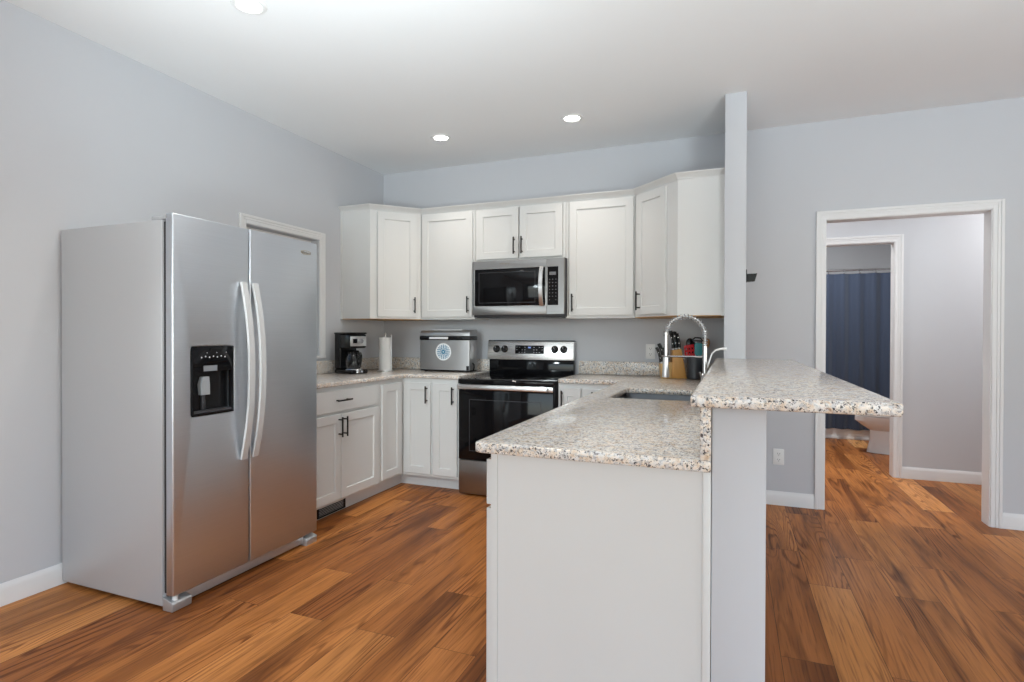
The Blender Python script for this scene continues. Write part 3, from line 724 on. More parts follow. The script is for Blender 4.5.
# oven door
od = MB().box(RX0 + 0.001, RYF, 0.278, RX1 - 0.001, RYF + 0.029, 0.852, 0.003).build('oven_door', M_bglass, t)
MB().box(RX0 + 0.003, RYF - 0.004, 0.815, RX1 - 0.003, RYF - 0.0005, 0.852, 0.001).build('door_band', M_steelx, od)
hb = MB(); hb.box(RX0 + 0.012, RYF - 0.056, 0.819, RX1 - 0.030, RYF - 0.044, 0.852, 0.006, 3)
for x in (RX0 + 0.05, RX1 - 0.075): hb.box(x - 0.012, RYF - 0.045, 0.824, x + 0.012, RYF - 0.003, 0.846, 0.003)
hb.build('handle', M_bright, od)
MB().slab([RX0 + 0.09, RX0 + 0.094, RX1 - 0.094, RX1 - 0.09], [0.345, 0.349, 0.735, 0.739], {(1, 1)}, RYF - 0.0012, RYF - 0.0004, 'y').build('window_border', M_dark, od)
MB().box(RX0 + 0.001, RYF + 0.002, 0.016, RX1 - 0.001, RYF + 0.029, 0.272, 0.004).build('storage_drawer', M_steeld, t)
for x in (RX0 + 0.06, RX1 - 0.06):
    for y in (RYF + 0.08, RYB - 0.06): MB().cyl((x, y, 0.0005), (x, y, 0.06), 0.018).build('foot', M_black, t)

# ------------------------------------------------------------------ microwave
MX0, MX1, MZ0, MZ1, MYF = -1.938, -1.176, 1.388, 1.8160, 4.200
t = thing('microwave', ((MX0 + MX1) / 2, 4.4, MZ0), 'stainless over the range microwave mounted under the short cabinet', 'microwave')
MB().box(MX0 + 0.002, MYF + 0.028, MZ0 - 0.018, MX1 - 0.002, YB - 0.002, MZ1 + 0.004, 0.002).build('body', M_dark, t)
MXS = -1.312
md = MB().slab([MX0, MX0 + 0.020, MXS - 0.014, MXS - 0.001], [MZ0, 1.458, 1.752, MZ1], {(1, 1)}, MYF, MYF + 0.027, 'y', 0.002, 2).build('door', M_steeld, t)
MB().box(MX0 + 0.0205, MYF + 0.004, 1.4585, MXS - 0.0145, MYF + 0.026, 1.7515, 0.001).build('door_glass', M_bglass, md)
MB().slab([MX0 + 0.055, MX0 + 0.058, MXS - 0.098, MXS - 0.095], [1.482, 1.485, 1.722, 1.725], {(1, 1)}, MYF + 0.0032, MYF + 0.0038, 'y').build('window_border', M_dark, md)
pts = [(MXS - 0.038, MYF - 0.012 - 0.034 * sin(pi * k / 20) ** 0.8, 1.455 + 0.296 * k / 20) for k in range(21)]
hb = MB().tube(pts, 0, flat=(0.030, 0.012), ref=(1, 0, 0))
for z in (1.469, 1.737): hb.box(MXS - 0.048, MYF - 0.018, z - 0.012, MXS - 0.028, MYF + 0.006, z + 0.012, 0.002)
hb.build('handle', M_bright, md)
cp_ = MB().slab([MXS + 0.001, MXS + 0.006, MX1 - 0.046, MX1], [MZ0, 1.458, 1.752, MZ1], {(1, 1)}, MYF, MYF + 0.027, 'y', 0.001, 1).build('control_panel', M_steeld, t)
kp = MB().box(MXS + 0.0065, MYF + 0.002, 1.4585, MX1 - 0.0465, MYF + 0.026, 1.7515).build('keypad', M_bglass, t)
MB().box(MXS + 0.020, MYF + 0.0010, 1.688, MXS + 0.072, MYF + 0.0018, 1.712).build('display', mat('lcd_grey', (0.17, 0.17, 0.18), 0.3), kp)
M_key = mat('key_print', (0.13, 0.13, 0.14), 0.4)
key0 = None
for r in range(7):
    for c in range(3):
        if r == 6 and c == 1: continue
        x = MXS + 0.021 + c * 0.025; z = 1.655 - r * 0.026
        if key0 is None: key0 = MB().box(x - 0.004, MYF + 0.0011, z - 0.003, x + 0.004, MYF + 0.0018, z + 0.003).build('key', M_key, kp); kx0, kz0 = x, z
        else: key_copy(key0, x - kx0, z - kz0)
MB().box(MX0 + 0.03, MYF + 0.03, MZ0 - 0.0225, MX1 - 0.03, YB - 0.05, MZ0 - 0.0185).build('underside_vent', M_black, t)
text('Whirlpool', 'brand_lettering', 0.020, (-1.66, MYF - 0.0006, 1.790), (pi / 2, 0, 0), M_badge, md)

# ------------------------------------------------------------------ sink and faucet
mb = MB()
x0, x1, y0, y1, zt, zb = SX0 - 0.006, SX1 + 0.006, SY0 - 0.006, SY1 + 0.006, ZC - TC - 0.001, ZC - TC - 0.20
def rr(x0, x1, y0, y1, r, z, n=6):
    out = []
    for cx, cy, a0 in ((x1 - r, y1 - r, 0), (x0 + r, y1 - r, pi / 2), (x0 + r, y0 + r, pi), (x1 - r, y0 + r, 1.5 * pi)):
        for k in range(n + 1): a = a0 + k * pi / 2 / n; out.append((cx + r * cos(a), cy + r * sin(a), z))
    return out
mb.loft([rr(x0 - 0.02, x1 + 0.02, y0 - 0.02, y1 + 0.02, 0.05, zt), rr(x0, x1, y0, y1, 0.036, zt), rr(x0 + 0.004, x1 - 0.004, y0 + 0.004, y1 - 0.004, 0.04, zb + 0.03), rr(x0 + 0.02, x1 - 0.02, y0 + 0.02, y1 - 0.02, 0.04, zb + 0.006),
         rr(x0 + 0.05, x1 - 0.05, y0 + 0.05, y1 - 0.05, 0.03, zb)], cap=False)
mb.add(rr(x0 + 0.05, x1 - 0.05, y0 + 0.05, y1 - 0.05, 0.03, zb), [list(range(28))])
sk = mb.build('sink', mat('sink_steel', (0.17, 0.175, 0.185), 0.36, metal=0.9, var=0.03, scale=120))
tag(sk, 'undermount stainless steel sink set into the peninsula counter', 'sink')
MB().lathe([(0.022, zb + 0.0005), (0.040, zb + 0.001), (0.044, zb + 0.004), (0.020, zb + 0.003)], (SX0 + SX1) / 2, (SY0 + SY1) / 2, 28).build('drain', M_chrome, sk)

FX, FY = -0.128, 3.13
t = thing('kitchen_faucet', (FX, FY, ZC), 'tall chrome spring neck faucet behind the sink', 'faucet')
MB().lathe([(0.030, ZC + 0.0005), (0.030, ZC + 0.006), (0.024, ZC + 0.012), (0.022, ZC + 0.10), (0.018, ZC + 0.115), (0.012, ZC + 0.12), (0.012, ZC + 0.26)], FX, FY, 28).build('post', M_chrome, t)
ARC = 0.097; ZA = ZC + 0.312
def arcpt(s):
    a = pi * s; return Vector((FX - ARC + ARC * cos(a), FY, ZA + ARC * 1.05 * sin(a)))
neck = [Vector((FX, FY, ZC + 0.25))] + [arcpt(k / 24) for k in range(25)] + [Vector((FX - 2 * ARC, FY, ZC + 0.20))]
MB().tube(neck, 0.0065, 12).build('hose', mat('grey_hose', (0.5, 0.5, 0.5), 0.4, metal=0.5), t)
# coil spring wound round the neck
pts = []; turns = 22; N = turns * 12
full = [Vector((FX, FY, ZC + 0.26 + k * (ZA - ZC - 0.26) / 4)) for k in range(4)] + [arcpt(k / 40) for k in range(41)]
L_ = [0]
for a_, b2 in zip(full, full[1:]): L_.append(L_[-1] + (b2 - a_).length)
def along(s):
    d = s * L_[-1]
    for i in range(len(full) - 1):
        if d <= L_[i + 1] + 1e-9:
            f_ = (d - L_[i]) / (L_[i + 1] - L_[i]); return full[i].lerp(full[i + 1], f_), (full[i + 1] - full[i]).normalized()
    return full[-1], (full[-1] - full[-2]).normalized()
for k in range(N + 1):
    p, d = along(k / N); side = Vector((0, 1, 0)); b2 = d.cross(side); a_ = 2 * pi * k / 12
    pts.append(p + (side * cos(a_) + b2 * sin(a_)) * 0.0125)
MB().tube(pts, 0.0022, 6).build('spring', M_chrome, t)
MB().cyl((FX - 2 * ARC, FY, ZC + 0.20), (FX - 2 * ARC, FY, ZC + 0.330), 0.0095).build('hose_sleeve', M_chrome, t)
MB().lathe([(0.010, ZC + 0.205), (0.015, ZC + 0.20), (0.016, ZC + 0.15), (0.019, ZC + 0.105), (0.018, ZC + 0.095), (0.012, ZC + 0.094)][::-1], FX - 2 * ARC, FY, 24).build('spray_head', M_bright, t)
mb = MB().tube([(FX, FY, ZC + 0.205), (FX - 2 * ARC + 0.018, FY, ZC + 0.205)], 0.005, 10)
ringp = [(FX - 2 * ARC + 0.0185 * cos(a), FY + 0.0185 * sin(a), ZC + 0.205) for a in [2 * pi * k / 24 for k in range(25)]]
mb.tube(ringp, 0.0045, 8); mb.build('docking_arm', M_chrome, t)
mb = MB().tube([(FX, FY - 0.02, ZC + 0.06), (FX - 0.004, FY - 0.045, ZC + 0.064), (FX - 0.02, FY - 0.075, ZC + 0.13)], [0.010, 0.007, 0.005], 12); mb.build('lever', M_chrome, t)
# curved side spout to the right of the post
sp = [(FX + 0.012, FY, ZC + 0.15), (FX + 0.022, FY, ZC + 0.185), (FX + 0.034, FY, ZC + 0.222), (FX + 0.052, FY, ZC + 0.240), (FX + 0.075, FY, ZC + 0.247), (FX + 0.105, FY, ZC + 0.248)]
mb = MB().tube(sp, [0.004, 0.004, 0.004, 0.0045, 0.006, 0.007], 12); o = mb.build('side_spout', M_white, t); o['label'] = 'thin white curved side spout'

# ------------------------------------------------------------------ coffee maker
KX, KY = -2.872, 3.855
ZK = ZC + 0.0006
R_ = Matrix.Translation((KX, KY, 0)) @ Matrix.Rotation(radians(74), 4, 'Z')     # local -y is the front
t = thing('coffee_maker', (KX, KY, ZK), 'black drip coffee maker on the counter left of the paper towels', 'coffee maker')
mb = MB(R_); mb.box(-0.085, -0.125, ZK, 0.085, 0.095, ZK + 0.034, 0.012, 3); mb.build('base', M_black, t)
mb = MB(R_); mb.lathe([(0.062, ZK + 0.0345), (0.060, ZK + 0.038), (0.030, ZK + 0.0385)], 0, -0.045, 32); mb.build('warming_plate', M_chrome, t)
mb = MB(R_); mb.box(-0.085, 0.020, ZK + 0.034, 0.085, 0.095, ZK + 0.325, 0.012, 3); mb.build('water_tank', M_black, t)
mb = MB(R_); mb.box(-0.085, -0.105, ZK + 0.205, 0.085, 0.022, ZK + 0.318, 0.014, 3); bh = mb.build('brew_head', M_black, t)
mb = MB(R_); mb.lathe([(0.076, ZK + 0.006), (0.080, ZK + 0.010), (0.080, ZK + 0.026), (0.074, ZK + 0.036), (0.066, ZK + 0.0362)], 0, -0.052, 40, cap=False); mb.build('base_trim', M_chrome, t)
mb = MB(R_); mb.box(-0.078, -0.110, ZK + 0.222, 0.078, -0.104, ZK + 0.300, 0.002); mb.build('front_plate', M_bright, bh)
mb = MB(R_); mb.cyl((0.02, -0.1095, ZK + 0.262), (0.02, -0.124, ZK + 0.262), 0.020, 0.018); mb.build('dial', M_chrome, bh)
mb = MB(R_); mb.box(-0.055, -0.112, ZK + 0.245, -0.015, -0.1095, ZK + 0.280); mb.build('clock_screen', M_bglass, bh)
mb = MB(R_); mb.box(-0.087, -0.107, ZK + 0.3185, 0.087, 0.098, ZK + 0.332, 0.006, 2); mb.build('lid', M_black, t)
mgl, n_, l_, b_ = nodes_of('carafe_glass'); b_.inputs['Transmission Weight'].default_value = 0.9; b_.inputs['Roughness'].default_value = 0.03; b_.inputs['Base Color'].default_value = (0.12, 0.12, 0.12, 1)
mb = MB(R_); mb.lathe([(0.030, ZK + 0.0395), (0.056, ZK + 0.041), (0.063, ZK + 0.065), (0.064, ZK + 0.10), (0.054, ZK + 0.145), (0.046, ZK + 0.160)], 0, -0.045, 32); ca = mb.build('carafe', mgl, t)
mb = MB(R_); mb.lathe([(0.048, ZK + 0.1605), (0.050, ZK + 0.175), (0.040, ZK + 0.186), (0.012, ZK + 0.190)], 0, -0.045, 28); mb.build('carafe_lid', M_black, ca)
mb = MB(R_); mb.tube([(0, -0.095, ZK + 0.170), (0, -0.128, ZK + 0.168), (0, -0.140, ZK + 0.150), (0, -0.138, ZK + 0.105), (0, -0.125, ZK + 0.075), (0, -0.108, ZK + 0.072)], 0, flat=(0.018, 0.012), ref=(1, 0, 0)); mb.build('carafe_handle', M_black, ca)

# ------------------------------------------------------------------ paper towel
TX, TY = -2.785, 4.235
t = thing('paper_towel_holder', (TX, TY, ZK), 'metal upright paper towel holder between the coffee maker and ice maker', 'holder')
MB().lathe([(0.070, ZK), (0.070, ZK + 0.006), (0.060, ZK + 0.009)], TX, TY, 36).build('base', M_bright, t)
mb = MB().cyl((TX, TY, ZK + 0.009), (TX, TY, ZK + 0.315), 0.006); mb.ball((TX, TY, ZK + 0.320), 0.010, 0.010, 0.010); mb.build('rod', M_bright, t)
MB().tube([(TX + 0.066, TY - 0.005, ZK + 0.008), (TX + 0.066, TY - 0.005, ZK + 0.305), (TX + 0.062, TY - 0.005, ZK + 0.315), (TX + 0.056, TY - 0.005, ZK + 0.305)], 0.003, 10).build('tension_arm', M_bright, t)
M_paper = mat('paper_towel', (0.83, 0.83, 0.82), 0.95, var=0.02, scale=150, bump=0.5, bscale=160)
mb = MB().lathe([(0.020, ZK + 0.0095), (0.054, ZK + 0.0095), (0.055, ZK + 0.013), (0.055, ZK + 0.286), (0.054, ZK + 0.290), (0.020, ZK + 0.290), (0.020, ZK + 0.0095)], TX, TY, 40, cap=False)
tag(mb.build('paper_towel_roll', M_paper), 'white roll of paper towels standing on its metal holder', 'paper towels')

# ------------------------------------------------------------------ countertop ice maker
IX0, IX1, IY0, IY1 = -2.489, -2.016, 4.315, 4.475
t = thing('ice_maker', ((IX0 + IX1) / 2, (IY0 + IY1) / 2, ZK), 'silver countertop ice maker with a round blue sticker', 'ice maker')
M_ice = mat('ice_maker_steel', (0.44, 0.44, 0.445), 0.40, metal=0.85, var=0.02, scale=20)
zi = ZK + 0.018
MB().box(IX0, IY0, zi, IX1, IY1, ZK + 0.268, 0.012, 3, 'z').build('body', M_ice, t)
MB().box(IX0 + 0.004, IY0 + 0.004, ZK + 0.006, IX1 - 0.004, IY1 - 0.004, zi, 0.004).build('base', M_black, t)
for x in (IX0 + 0.04, IX1 - 0.04):
    for y in (IY0 + 0.04, IY1 - 0.04): MB().cyl((x, y, ZK), (x, y, ZK + 0.006), 0.014).build('foot', M_black, t)
bd = MB().box(IX0 - 0.002, IY0 - 0.004, ZK + 0.2685, IX1 + 0.002, IY1, ZK + 0.303, 0.008, 2).build('control_band', M_black, t)
MB().box(IX0 + 0.095, IY0 - 0.006, ZK + 0.277, IX0 + 0.275, IY0 - 0.0035, ZK + 0.296, 0.001).build('display', mat('pale_display', (0.75, 0.76, 0.78), 0.3), bd)
ld_ = MB().prism([(IY0, ZK + 0.3035), (IY0 + 0.006, ZK + 0.334), (IY0 + 0.03, ZK + 0.352), (IY1 - 0.02, ZK + 0.358), (IY1, ZK + 0.345), (IY1, ZK + 0.3035)], IX0, IX1, 'x', 0.004, 2).build('lid', M_ice, t)
MB().box(IX0 + 0.03, IY0 + 0.035, ZK + 0.3515, IX1 - 0.09, IY0 + 0.11, ZK + 0.361, 0.003).build('lid_window', mat('smoked_window', (0.62, 0.63, 0.65), 0.12), ld_)
for x in (IX0 - 0.001, IX1 + 0.001):
    sgn = -1 if x < -2.3 else 1
    MB().tube([(x, IY0 + 0.06, ZK + 0.075), (x + sgn * 0.014, IY0 + 0.055, ZK + 0.066), (x + sgn * 0.018, IY0 + 0.05, ZK + 0.04), (x + sgn * 0.010, IY0 + 0.05, ZK + 0.016)], 0.006, 10).build('carry_handle', M_black, t)
MB().box(IX1 - 0.030, IY0 - 0.003, ZK + 0.019, IX1 - 0.004, IY0 + 0.0005, ZK + 0.055, 0.002).build('drain_cap', M_black, t)
# sticker: white disc with a ring pattern in blue
sc_ = Vector(((IX0 + IX1) / 2 - 0.008, IY0 - 0.0006, ZK + 0.170))
def disc(mb, c, r0, r1, y, n=40, a0=0, a1=2 * pi):
    vs = []; fs = []
    for k in range(n + 1):
        a = a0 + (a1 - a0) * k / n
        for r in (r0, r1): vs.append((c.x + r * cos(a), y, c.z + r * sin(a)))
    for k in range(n): fs.append([2 * k, 2 * k + 1, 2 * k + 3, 2 * k + 2])
    mb.add(vs, fs)
stk = MB(); stk.cyl((sc_.x, IY0 + 0.0002, sc_.z), (sc_.x, IY0 - 0.0008, sc_.z), 0.073, seg=44)
stk = stk.build('sticker', mat('white_sticker', (0.80, 0.82, 0.83), 0.4), t); stk['label'] = 'round white sticker with a blue dotted ring pattern'
M_sb = mat('sticker_blue', (0.02, 0.20, 0.36), 0.4, var=0.2, scale=200)
mb = MB(); yy = IY0 - 0.0012
disc(mb, sc_, 0.006, 0.019, yy); disc(mb, sc_, 0.023, 0.027, yy)
for rr_, nn, sz in ((0.034, 12, 0.0058), (0.0455, 16, 0.0060), (0.057, 20, 0.0050)):
    for k in range(nn):
        a = 2 * pi * k / nn; disc(mb, sc_ + Vector((rr_ * cos(a), 0, rr_ * sin(a))), 0.0, sz, yy, 8)
mb.build('sticker_print', M_sb, stk)

# ------------------------------------------------------------------ knife block with knives
BXc, BYc = -0.400, 4.40
KB = Matrix.Translation((BXc, BYc, ZK)) @ Matrix.Rotation(radians(14), 4, 'Z')
M_bamboo = mat('honey_wood', (0.60, 0.31, 0.085), 0.42, var=0.16, scale=2, stretch=(30, 30, 4))
M_bamboo2 = mat('pale_honey_wood', (0.66, 0.42, 0.17), 0.42, var=0.12, scale=2, stretch=(30, 30, 4))
# local x to the right; profile (x, z)
mb = MB(KB); mb.prism([(-0.018, 0), (0.088, 0), (0.050, 0.215), (-0.012, 0.205)], -0.055, 0.055, 'y', 0.003, 2); 
t = thing('knife_block', (BXc, BYc, ZK), 'honey coloured wooden knife block beside the utensil crock', 'knife block')
mb.build('block', M_bamboo, t)
mb = MB(KB); mb.prism([(-0.088, 0), (-0.0185, 0), (-0.0150, 0.120), (-0.098, 0.105)], -0.055, 0.055, 'y', 0.003, 2); mb.build('steak_knife_tier', M_bamboo2, t)
M_hand = mat('black_knife_handle', (0.012, 0.012, 0.013), 0.3)
def knife(base, dirv, L, wd, th, label):
    b0 = KB @ Vector(base); d = (KB.to_3x3() @ Vector(dirv)).normalized()
    root = thing('kitchen_knife', b0, label, 'knife', 'knives in the wooden block')
    ref = KB.to_3x3() @ Vector((1, 0, 0))
    n_ = 7; pts = []; 
    rings = []
    a = (ref - d * d.dot(ref)).normalized(); b = d.cross(a)
    for k in range(n_):
        s = k / (n_ - 1); c = b0 + d * (0.012 + s * L) + a * (0.004 * sin(pi * s)) ; ww = wd * (1.0 - 0.18 * sin(pi * s) + (0.12 if k == n_ - 1 else 0)); tt = th
        rings.append([c + a * ww / 2 * cos(q_) + b * tt / 2 * sin(q_) for q_ in [2 * pi * j / 12 for j in range(12)]])
    MB().loft(rings).build('handle', M_hand, root)
    MB().cyl(b0 + d * 0.0012, b0 + d * 0.0125, wd * 0.42, wd * 0.45, 12).build('bolster', M_bright, root)
    for s in (0.3, 0.7): MB().cyl(b0 + d * (0.012 + s * L) - b * (th / 2 + 0.0004), b0 + d * (0.012 + s * L) + b * (th / 2 + 0.0004), 0.003, seg=10).build('rivet', M_bright, root)
ud = (-0.17, 0, 1)
names = ['front left', 'front middle', 'front right', 'rear left', 'rear right']
for (x, y, L, wd), nm in zip(((-0.004, -0.034, 0.112, 0.021), (0.019, -0.034, 0.122, 0.022), (0.041, -0.034, 0.105, 0.020), (0.006, 0.022, 0.130, 0.026), (0.034, 0.022, 0.117, 0.025)), names):
    knife((x, y, 0.205 + (x + 0.012) * 0.16 + 0.001), ud, L, wd, 0.030, 'black handled kitchen knife in the tall tier of the block, ' + nm)
sd = (-0.30, 0, 1)
for k, (x, y) in enumerate(((-0.034, -0.036), (-0.034, 0.0), (-0.034, 0.036), (-0.060, -0.036), (-0.060, 0.0), (-0.060, 0.036), (-0.086, -0.036), (-0.086, 0.0))):
    L = (0.10, 0.10, 0.10, 0.125, 0.135, 0.13, 0.10, 0.11)[k]
    knife((x, y, 0.105 + (x + 0.098) * 0.18 + 0.001), sd, L, 0.019, 0.015, 'black steak knife in the low tier, ' + ('inner', 'middle', 'outer')[k // 3] + ' row, ' + ('front', 'middle', 'rear')[k % 3] + ' slot')

# ------------------------------------------------------------------ utensil crock
CXc, CYc = -0.245, 4.36
t = tag(MB().lathe([(0.050, ZK), (0.055, ZK + 0.004), (0.057, ZK + 0.155), (0.055, ZK + 0.158), (0.051, ZK + 0.155), (0.049, ZK + 0.012), (0.002, ZK + 0.010)], CXc, CYc, 36).build('utensil_crock', mat('charcoal_glaze', (0.028, 0.032, 0.038), 0.38, var=0.1)), 'charcoal round utensil crock on the counter right of the knife block', 'crock')
M_red = mat('red_nylon', (0.50, 0.012, 0.02), 0.35); M_teal = mat('teal_silicone', (0.06, 0.26, 0.29), 0.45); M_spoon = mat('spoon_wood', (0.42, 0.22, 0.10), 0.55, var=0.15, scale=2, stretch=(40, 40, 6))
rx = Vector((cos(YAW), sin(YAW), 0)); 
def utensil(name, label, cat, dx, dy, top, m, head, hm=None, hr=0.006):
    b = Vector((CXc + dx * 0.25, CYc + dy * 0.25, ZK + 0.018)); e = b + Vector(top) - Vector((0, 0, 0.018))
    root = thing(name, b, label, cat, 'cooking utensils standing in the crock')
    MB().tube([b, b.lerp(e, 0.5), e], [hr * 0.8, hr, hr * 0.9], 10).build('handle', hm or m, root)
    d = (e - b).normalized(); a = (rx - d * d.dot(rx)).normalized(); n_ = a.cross(d)
    def P(u, v, w=0): return e + a * u + d * v + n_ * w
    head(root, P, m); return root
def head_slot(root, P, m):      # slotted turner with holes
    mb = MB()
    us = [-0.036, -0.027, -0.017, -0.005, 0.005, 0.017, 0.027, 0.036]; vs_ = [0.0, 0.02, 0.035, 0.05, 0.065, 0.085]
    holes = {(1, 1), (3, 1), (5, 1), (1, 3), (3, 3), (5, 3)}
    tmp = MB(); tmp.slab(us, vs_, holes, -0.002, 0.002, 'z', 0.0012, 2)
    mb.add([P(v.x, v.y - 0.004, v.z + 0.10 * (v.y) ** 2) for v in tmp.v], tmp.f); mb.build('head', m, root)
def head_spat(root, P, m):
    mb = MB(); o = [(-0.012, -0.006), (0.012, -0.006), (0.030, 0.012), (0.032, 0.075), (0.020, 0.086), (-0.020, 0.090), (-0.032, 0.082), (-0.030, 0.012)]
    tmp = MB(); tmp.prism(o, -0.004, 0.004, 'z', 0.0025, 2); mb.add([P(*v) for v in tmp.v], tmp.f); mb.build('head', m, root)
def head_spoon(root, P, m, w=0.029, h=0.042):
    tmp = MB(); tmp.ball((0, h * 0.92, 0), w, h, 0.008); mb = MB(); mb.add([P(v.x, v.y, v.z - 6.0 * (v.x ** 2)) for v in tmp.v], tmp.f); mb.build('head', m, root)
def head_ladle(root, P, m):
    tmp = MB(); tmp.lathe([(0.004, -0.038), (0.028, -0.028), (0.040, 0.0), (0.037, 0.0), (0.025, -0.024), (0.003, -0.033)], 0, 0, 24, cap=False)
    mb = MB(); mb.add([P(v.x, 0.03 + v.z * 0.6 + v.y * 0.5, v.y * 0.8 - v.z * 0.5) for v in tmp.v], tmp.f); mb.build('bowl', m, root)
def head_masher(root, P, m):
    mb = MB(); mb.tube([P(0, -0.005), P(-0.03, 0.012), P(-0.036, 0.035), P(-0.02, 0.052), P(0.02, 0.052), P(0.036, 0.035), P(0.03, 0.012), P(0, -0.005)], 0.005, 8); mb.tube([P(-0.034, 0.030), P(0.034, 0.030)], 0.004, 8); mb.build('head', m, root)
utensil('slotted_turner', 'red slotted turner in the crock', 'utensil', -0.06, -0.06, (-0.017, -0.014, 0.166), M_red, head_slot)
utensil('serving_spoon', 'black serving spoon leaning left in the crock', 'utensil', -0.05, 0.01, (-0.018, 0.0, 0.215), M_black, head_spoon)
utensil('solid_turner', 'black flat turner upright in the middle of the crock', 'utensil', -0.04, 0.11, (-0.012, 0.004, 0.182), M_black, head_spat)
utensil('masher', 'black looped masher standing tallest in the crock', 'utensil', 0.02, -0.02, (0.010, 0.001, 0.245), M_black, head_masher)
utensil('silicone_spatula', 'teal silicone spatula in the crock', 'utensil', 0.07, -0.08, (0.008, -0.010, 0.172), M_teal, head_spat)
utensil('wooden_spoon', 'brown wooden spoon leaning right in the crock', 'utensil', -0.02, 0.08, (0.066, 0.002, 0.215), M_spoon, head_spoon, hr=0.004)

# ------------------------------------------------------------------ outlets and bracket
def outlet(x, z, label, yw=YB):
    t = thing('wall_outlet', (x, yw, z - 0.058), label, 'outlet', 'white wall outlets')
    MB().box(x - 0.036, yw - 0.006, z - 0.058, x + 0.036, yw - 0.0003, z + 0.058, 0.004, 2).build('cover_plate', M_white, t)
    for s in (-1, 1):
        c = z + s * 0.0215
        r = MB().box(x - 0.017, yw - 0.0085, c - 0.014, x + 0.017, yw - 0.006, c + 0.014, 0.003, 2, 'y').build('receptacle', M_white, t)
        mb = MB(); mb.box(x - 0.008, yw - 0.0090, c - 0.002, x - 0.0055, yw - 0.0086, c + 0.008); mb.box(x + 0.0055, yw - 0.0090, c - 0.002, x + 0.008, yw - 0.0086, c + 0.008); mb.cyl((x, yw - 0.0090, c - 0.008), (x, yw - 0.0086, c - 0.008), 0.0028, seg=10); mb.build('slots', M_slot, r)
    MB().cyl((x, yw - 0.0072, z), (x, yw - 0.0062, z), 0.0032, seg=12).build('screw', M_bright, t)
outlet(-0.590, 1.102, 'white outlet above the backsplash between range and knife block')
outlet(0.318, 0.350, 'white outlet low on the wall beneath the breakfast bar')
t = thing('wall_bracket', (PX1, 4.0, 1.575), 'small black bracket on the far side of the wing wall', 'bracket')
MB().box(PX1 + 0.0005, 3.96, 1.570, PX1 + 0.007, 4.04, 1.648, 0.002).build('mounting_plate', M_black, t)
MB().prism([(PX1 + 0.007, 1.572), (PX1 + 0.053, 1.574), (PX1 + 0.067, 1.624), (PX1 + 0.052, 1.622), (PX1 + 0.007, 1.622)], 3.975, 4.025, 'y', 0.002, 1).build('cup', M_black, t)

# ------------------------------------------------------------------ bathroom: curtain, rod, tub, toilet
YC = 7.80
M_nav = mat('navy_fabric', (0.030, 0.046, 0.085), 0.8, var=0.08, scale=40, bump=0.25, bscale=500, Sheen_Weight=0.3)
mb = MB(); vs = []; fs = []; NX = 220; NZ = 14
for j in range(NZ + 1):
    zz = 0.125 + (1.957 - 0.125) * j / NZ
    for side in (0, 1):
        for i in range(NX + 1):
            x = -0.25 + 2.30 * i / NX; am = 0.030 * (1 - 0.35 * j / NZ)
            y = YC + am * sin(2 * pi * x / 0.155 + 0.5 * sin(3.1 * x)) + 0.010 * sin(17 * x + 2.2 * zz) + side * 0.003
            vs.append((x, y, zz))
row = 2 * (NX + 1)
for j in range(NZ):
    for i in range(NX):
        a = j * row + i; fs.append([a, a + 1, a + row + 1, a + row]); b = a + NX + 1; fs.append([b, b + row, b + row + 1, b + 1])
for i in range(NX):
    fs.append([i, i + NX + 1, i + NX + 2, i + 1]); a = NZ * row + i; fs.append([a, a + 1, a + NX + 2, a + NX + 1])
for j in range(NZ):
    for i in (0, NX):
        a = j * row + i; fs.append([a, a + row, a + row + NX + 1, a + NX + 1])
mb.add(vs, fs)
tag(mb.build('shower_curtain', M_nav, smooth=80), 'navy blue shower curtain hanging beyond the bathroom doorway', 'shower curtain')
rod = thing('curtain_rod', (0.73, YC, 1.997), 'chrome shower curtain rod above the navy curtain', 'curtain rod')
MB().cyl((-0.598, YC, 1.997), (2.058, YC, 1.997), 0.0125, seg=20).build('rod', M_chrome, rod)
for x, s in ((-0.599, 1), (2.059, -1)): MB().cyl((x, YC, 1.997), (x + s * 0.012, YC, 1.997), 0.03, 0.022).build('flange', M_chrome, rod)
rk = None
for k in range(15):
    x = -0.22 + k * 0.16
    if rk is None:
        mb = MB().tube([(x, YC + 0.020 * sin(a), 1.980 + 0.034 * cos(a)) for a in [2 * pi * j / 24 for j in range(25)]], 0.0025, 8)
        rk = tag(mb.build('curtain_ring', M_chrome, origin=(x, YC, 1.980)), 'small chrome ring holding the navy curtain on its rod', 'curtain ring', 'rings on the shower curtain rod')
    else:
        c = rk.copy(); COL.objects.link(c); c.location = (x, YC, 1.980)
tb = thing('bathtub', (0.73, 8.2, 0), 'white bathtub behind the navy shower curtain', 'bathtub')
mb = MB(); X0, X1, Y0, Y1 = -0.597, 2.057, 7.852, 8.597
mb.loft([rr(X0, X1, Y0, Y1, 0.01, 0.0008), rr(X0, X1, Y0, Y1, 0.01, 0.40), rr(X0 + 0.01, X1 - 0.01, Y0 + 0.01, Y1 - 0.01, 0.01, 0.41), rr(X0 + 0.08, X1 - 0.08, Y0 + 0.07, Y1 - 0.06, 0.12, 0.405), rr(X0 + 0.14, X1 - 0.14, Y0 + 0.12, Y1 - 0.10, 0.14, 0.12), rr(X0 + 0.2, X1 - 0.2, Y0 + 0.18, Y1 - 0.15, 0.12, 0.08)])
mb.build('basin', M_ceram, tb)
MB().box(X0, Y0 - 0.012, 0.0008, X1, Y0 - 0.0005, 0.030, 0.003).build('base_strip', M_trim, tb)

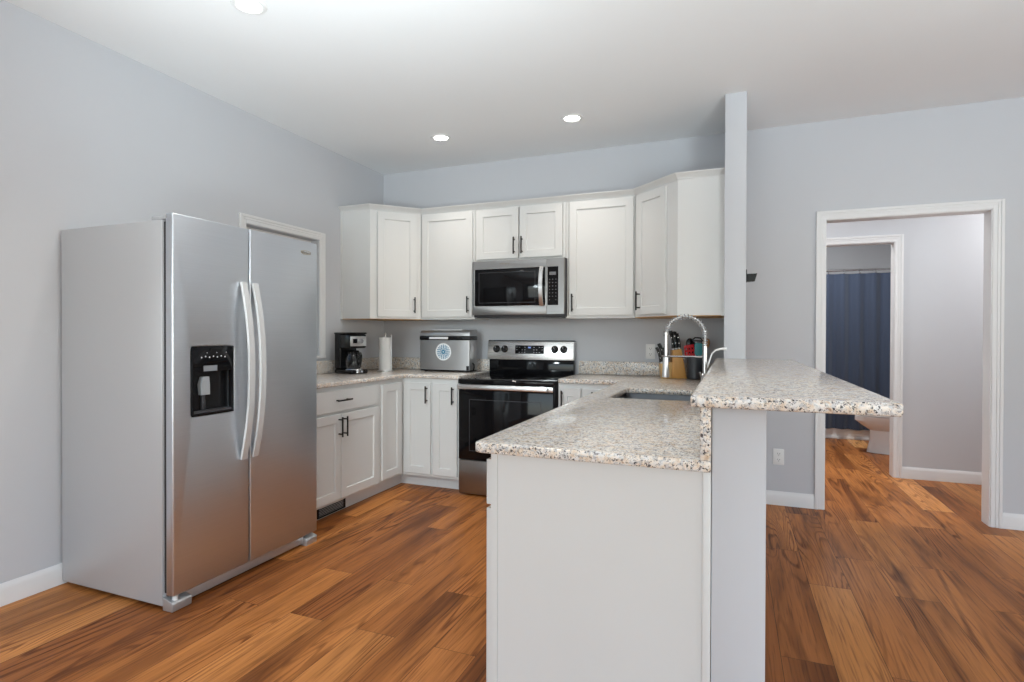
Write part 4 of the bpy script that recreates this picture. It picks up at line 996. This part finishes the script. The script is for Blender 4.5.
TLX, TLY = 1.27, 7.10          # tip of the bowl; toilet faces the left wall
t = thing('toilet', (1.62, TLY, 0), 'white toilet partly seen through the bathroom doorway', 'toilet')
def ell(cx, cy, rx_, ry_, z, egg=0.0, n=36):
    return [(cx + rx_ * cos(a) , cy + ry_ * sin(a) * (1 + egg * cos(a)), z) for a in [2 * pi * k / n for k in range(n)]]
mb = MB()
mb.loft([ell(1.640, TLY, 0.262, 0.120, 0.001, 0.10), ell(1.640, TLY, 0.258, 0.116, 0.03, 0.10), ell(1.645, TLY, 0.240, 0.106, 0.14, 0.10), ell(1.645, TLY, 0.238, 0.108, 0.235, 0.1), ell(1.615, TLY, 0.270, 0.135, 0.275, 0.08), ell(1.578, TLY, 0.310, 0.172, 0.335, 0.05), ell(1.562, TLY, 0.292, 0.185, 0.385, 0.05),
         ell(1.560, TLY, 0.270, 0.165, 0.390, 0.05), ell(1.560, TLY, 0.200, 0.125, 0.33, 0.05), ell(1.58, TLY, 0.09, 0.07, 0.26, 0.0)])
mb.build('bowl', M_ceram, t)
mb = MB(); mb.loft([ell(1.565, TLY, 0.285, 0.186, 0.391, 0.05), ell(1.565, TLY, 0.287, 0.188, 0.398, 0.05), ell(1.565, TLY, 0.283, 0.184, 0.408, 0.05)]); mb.build('seat', M_white, t)
mb = MB(); mb.loft([ell(1.57, TLY, 0.283, 0.186, 0.4085, 0.05), ell(1.57, TLY, 0.285, 0.188, 0.418, 0.05), ell(1.57, TLY, 0.270, 0.176, 0.426, 0.05)]); mb.build('seat_lid', M_white, t)
MB().box(1.86, TLY - 0.22, 0.385, 2.055, TLY + 0.22, 0.76, 0.02, 3).build('tank', M_ceram, t)
MB().box(1.85, TLY - 0.23, 0.7605, 2.057, TLY + 0.23, 0.80, 0.01, 2).build('tank_lid', M_ceram, t)
MB().box(1.846, TLY - 0.19, 0.69, 1.8595, TLY - 0.11, 0.71, 0.003).build('flush_lever', M_chrome, t)
t.location.x -= 0.05

# unseen ceiling lights added to brighten the hall and bathroom beyond the opening
def dome(x, y, label, power):
    t = thing('added_dome_light', (x, y, H - 0.09), label, 'ceiling light')
    MB().lathe([(0.13, H - 0.0005), (0.14, H - 0.012), (0.14, H - 0.03), (0.13, H - 0.031)], x, y, 36, cap=False).build('pan', M_white, t)
    MB().lathe([(0.002, H - 0.09), (0.06, H - 0.083), (0.105, H - 0.062), (0.129, H - 0.031)], x, y, 36, cap=False).build('globe', emit_mat('lit_globe', (1, 0.96, 0.9), 4), t)
    l = bpy.data.lights.new('added_dome_lamp', 'AREA'); l.shape = 'DISK'; l.size = 0.25; l.energy = power; l.color = (0.95, 0.95, 0.93)
    o = bpy.data.objects.new('added_dome_lamp', l); COL.objects.link(o); o.parent = t; o.location = (0, 0, -0.01)
dome(2.35, 5.25, 'unseen dome light added at the right end of the hall ceiling', 12)
dome(-0.05, 5.25, 'unseen dome light added at the left end of the hall ceiling', 11)
dome(0.9, 6.9, 'unseen dome light added on the bathroom ceiling', 23)
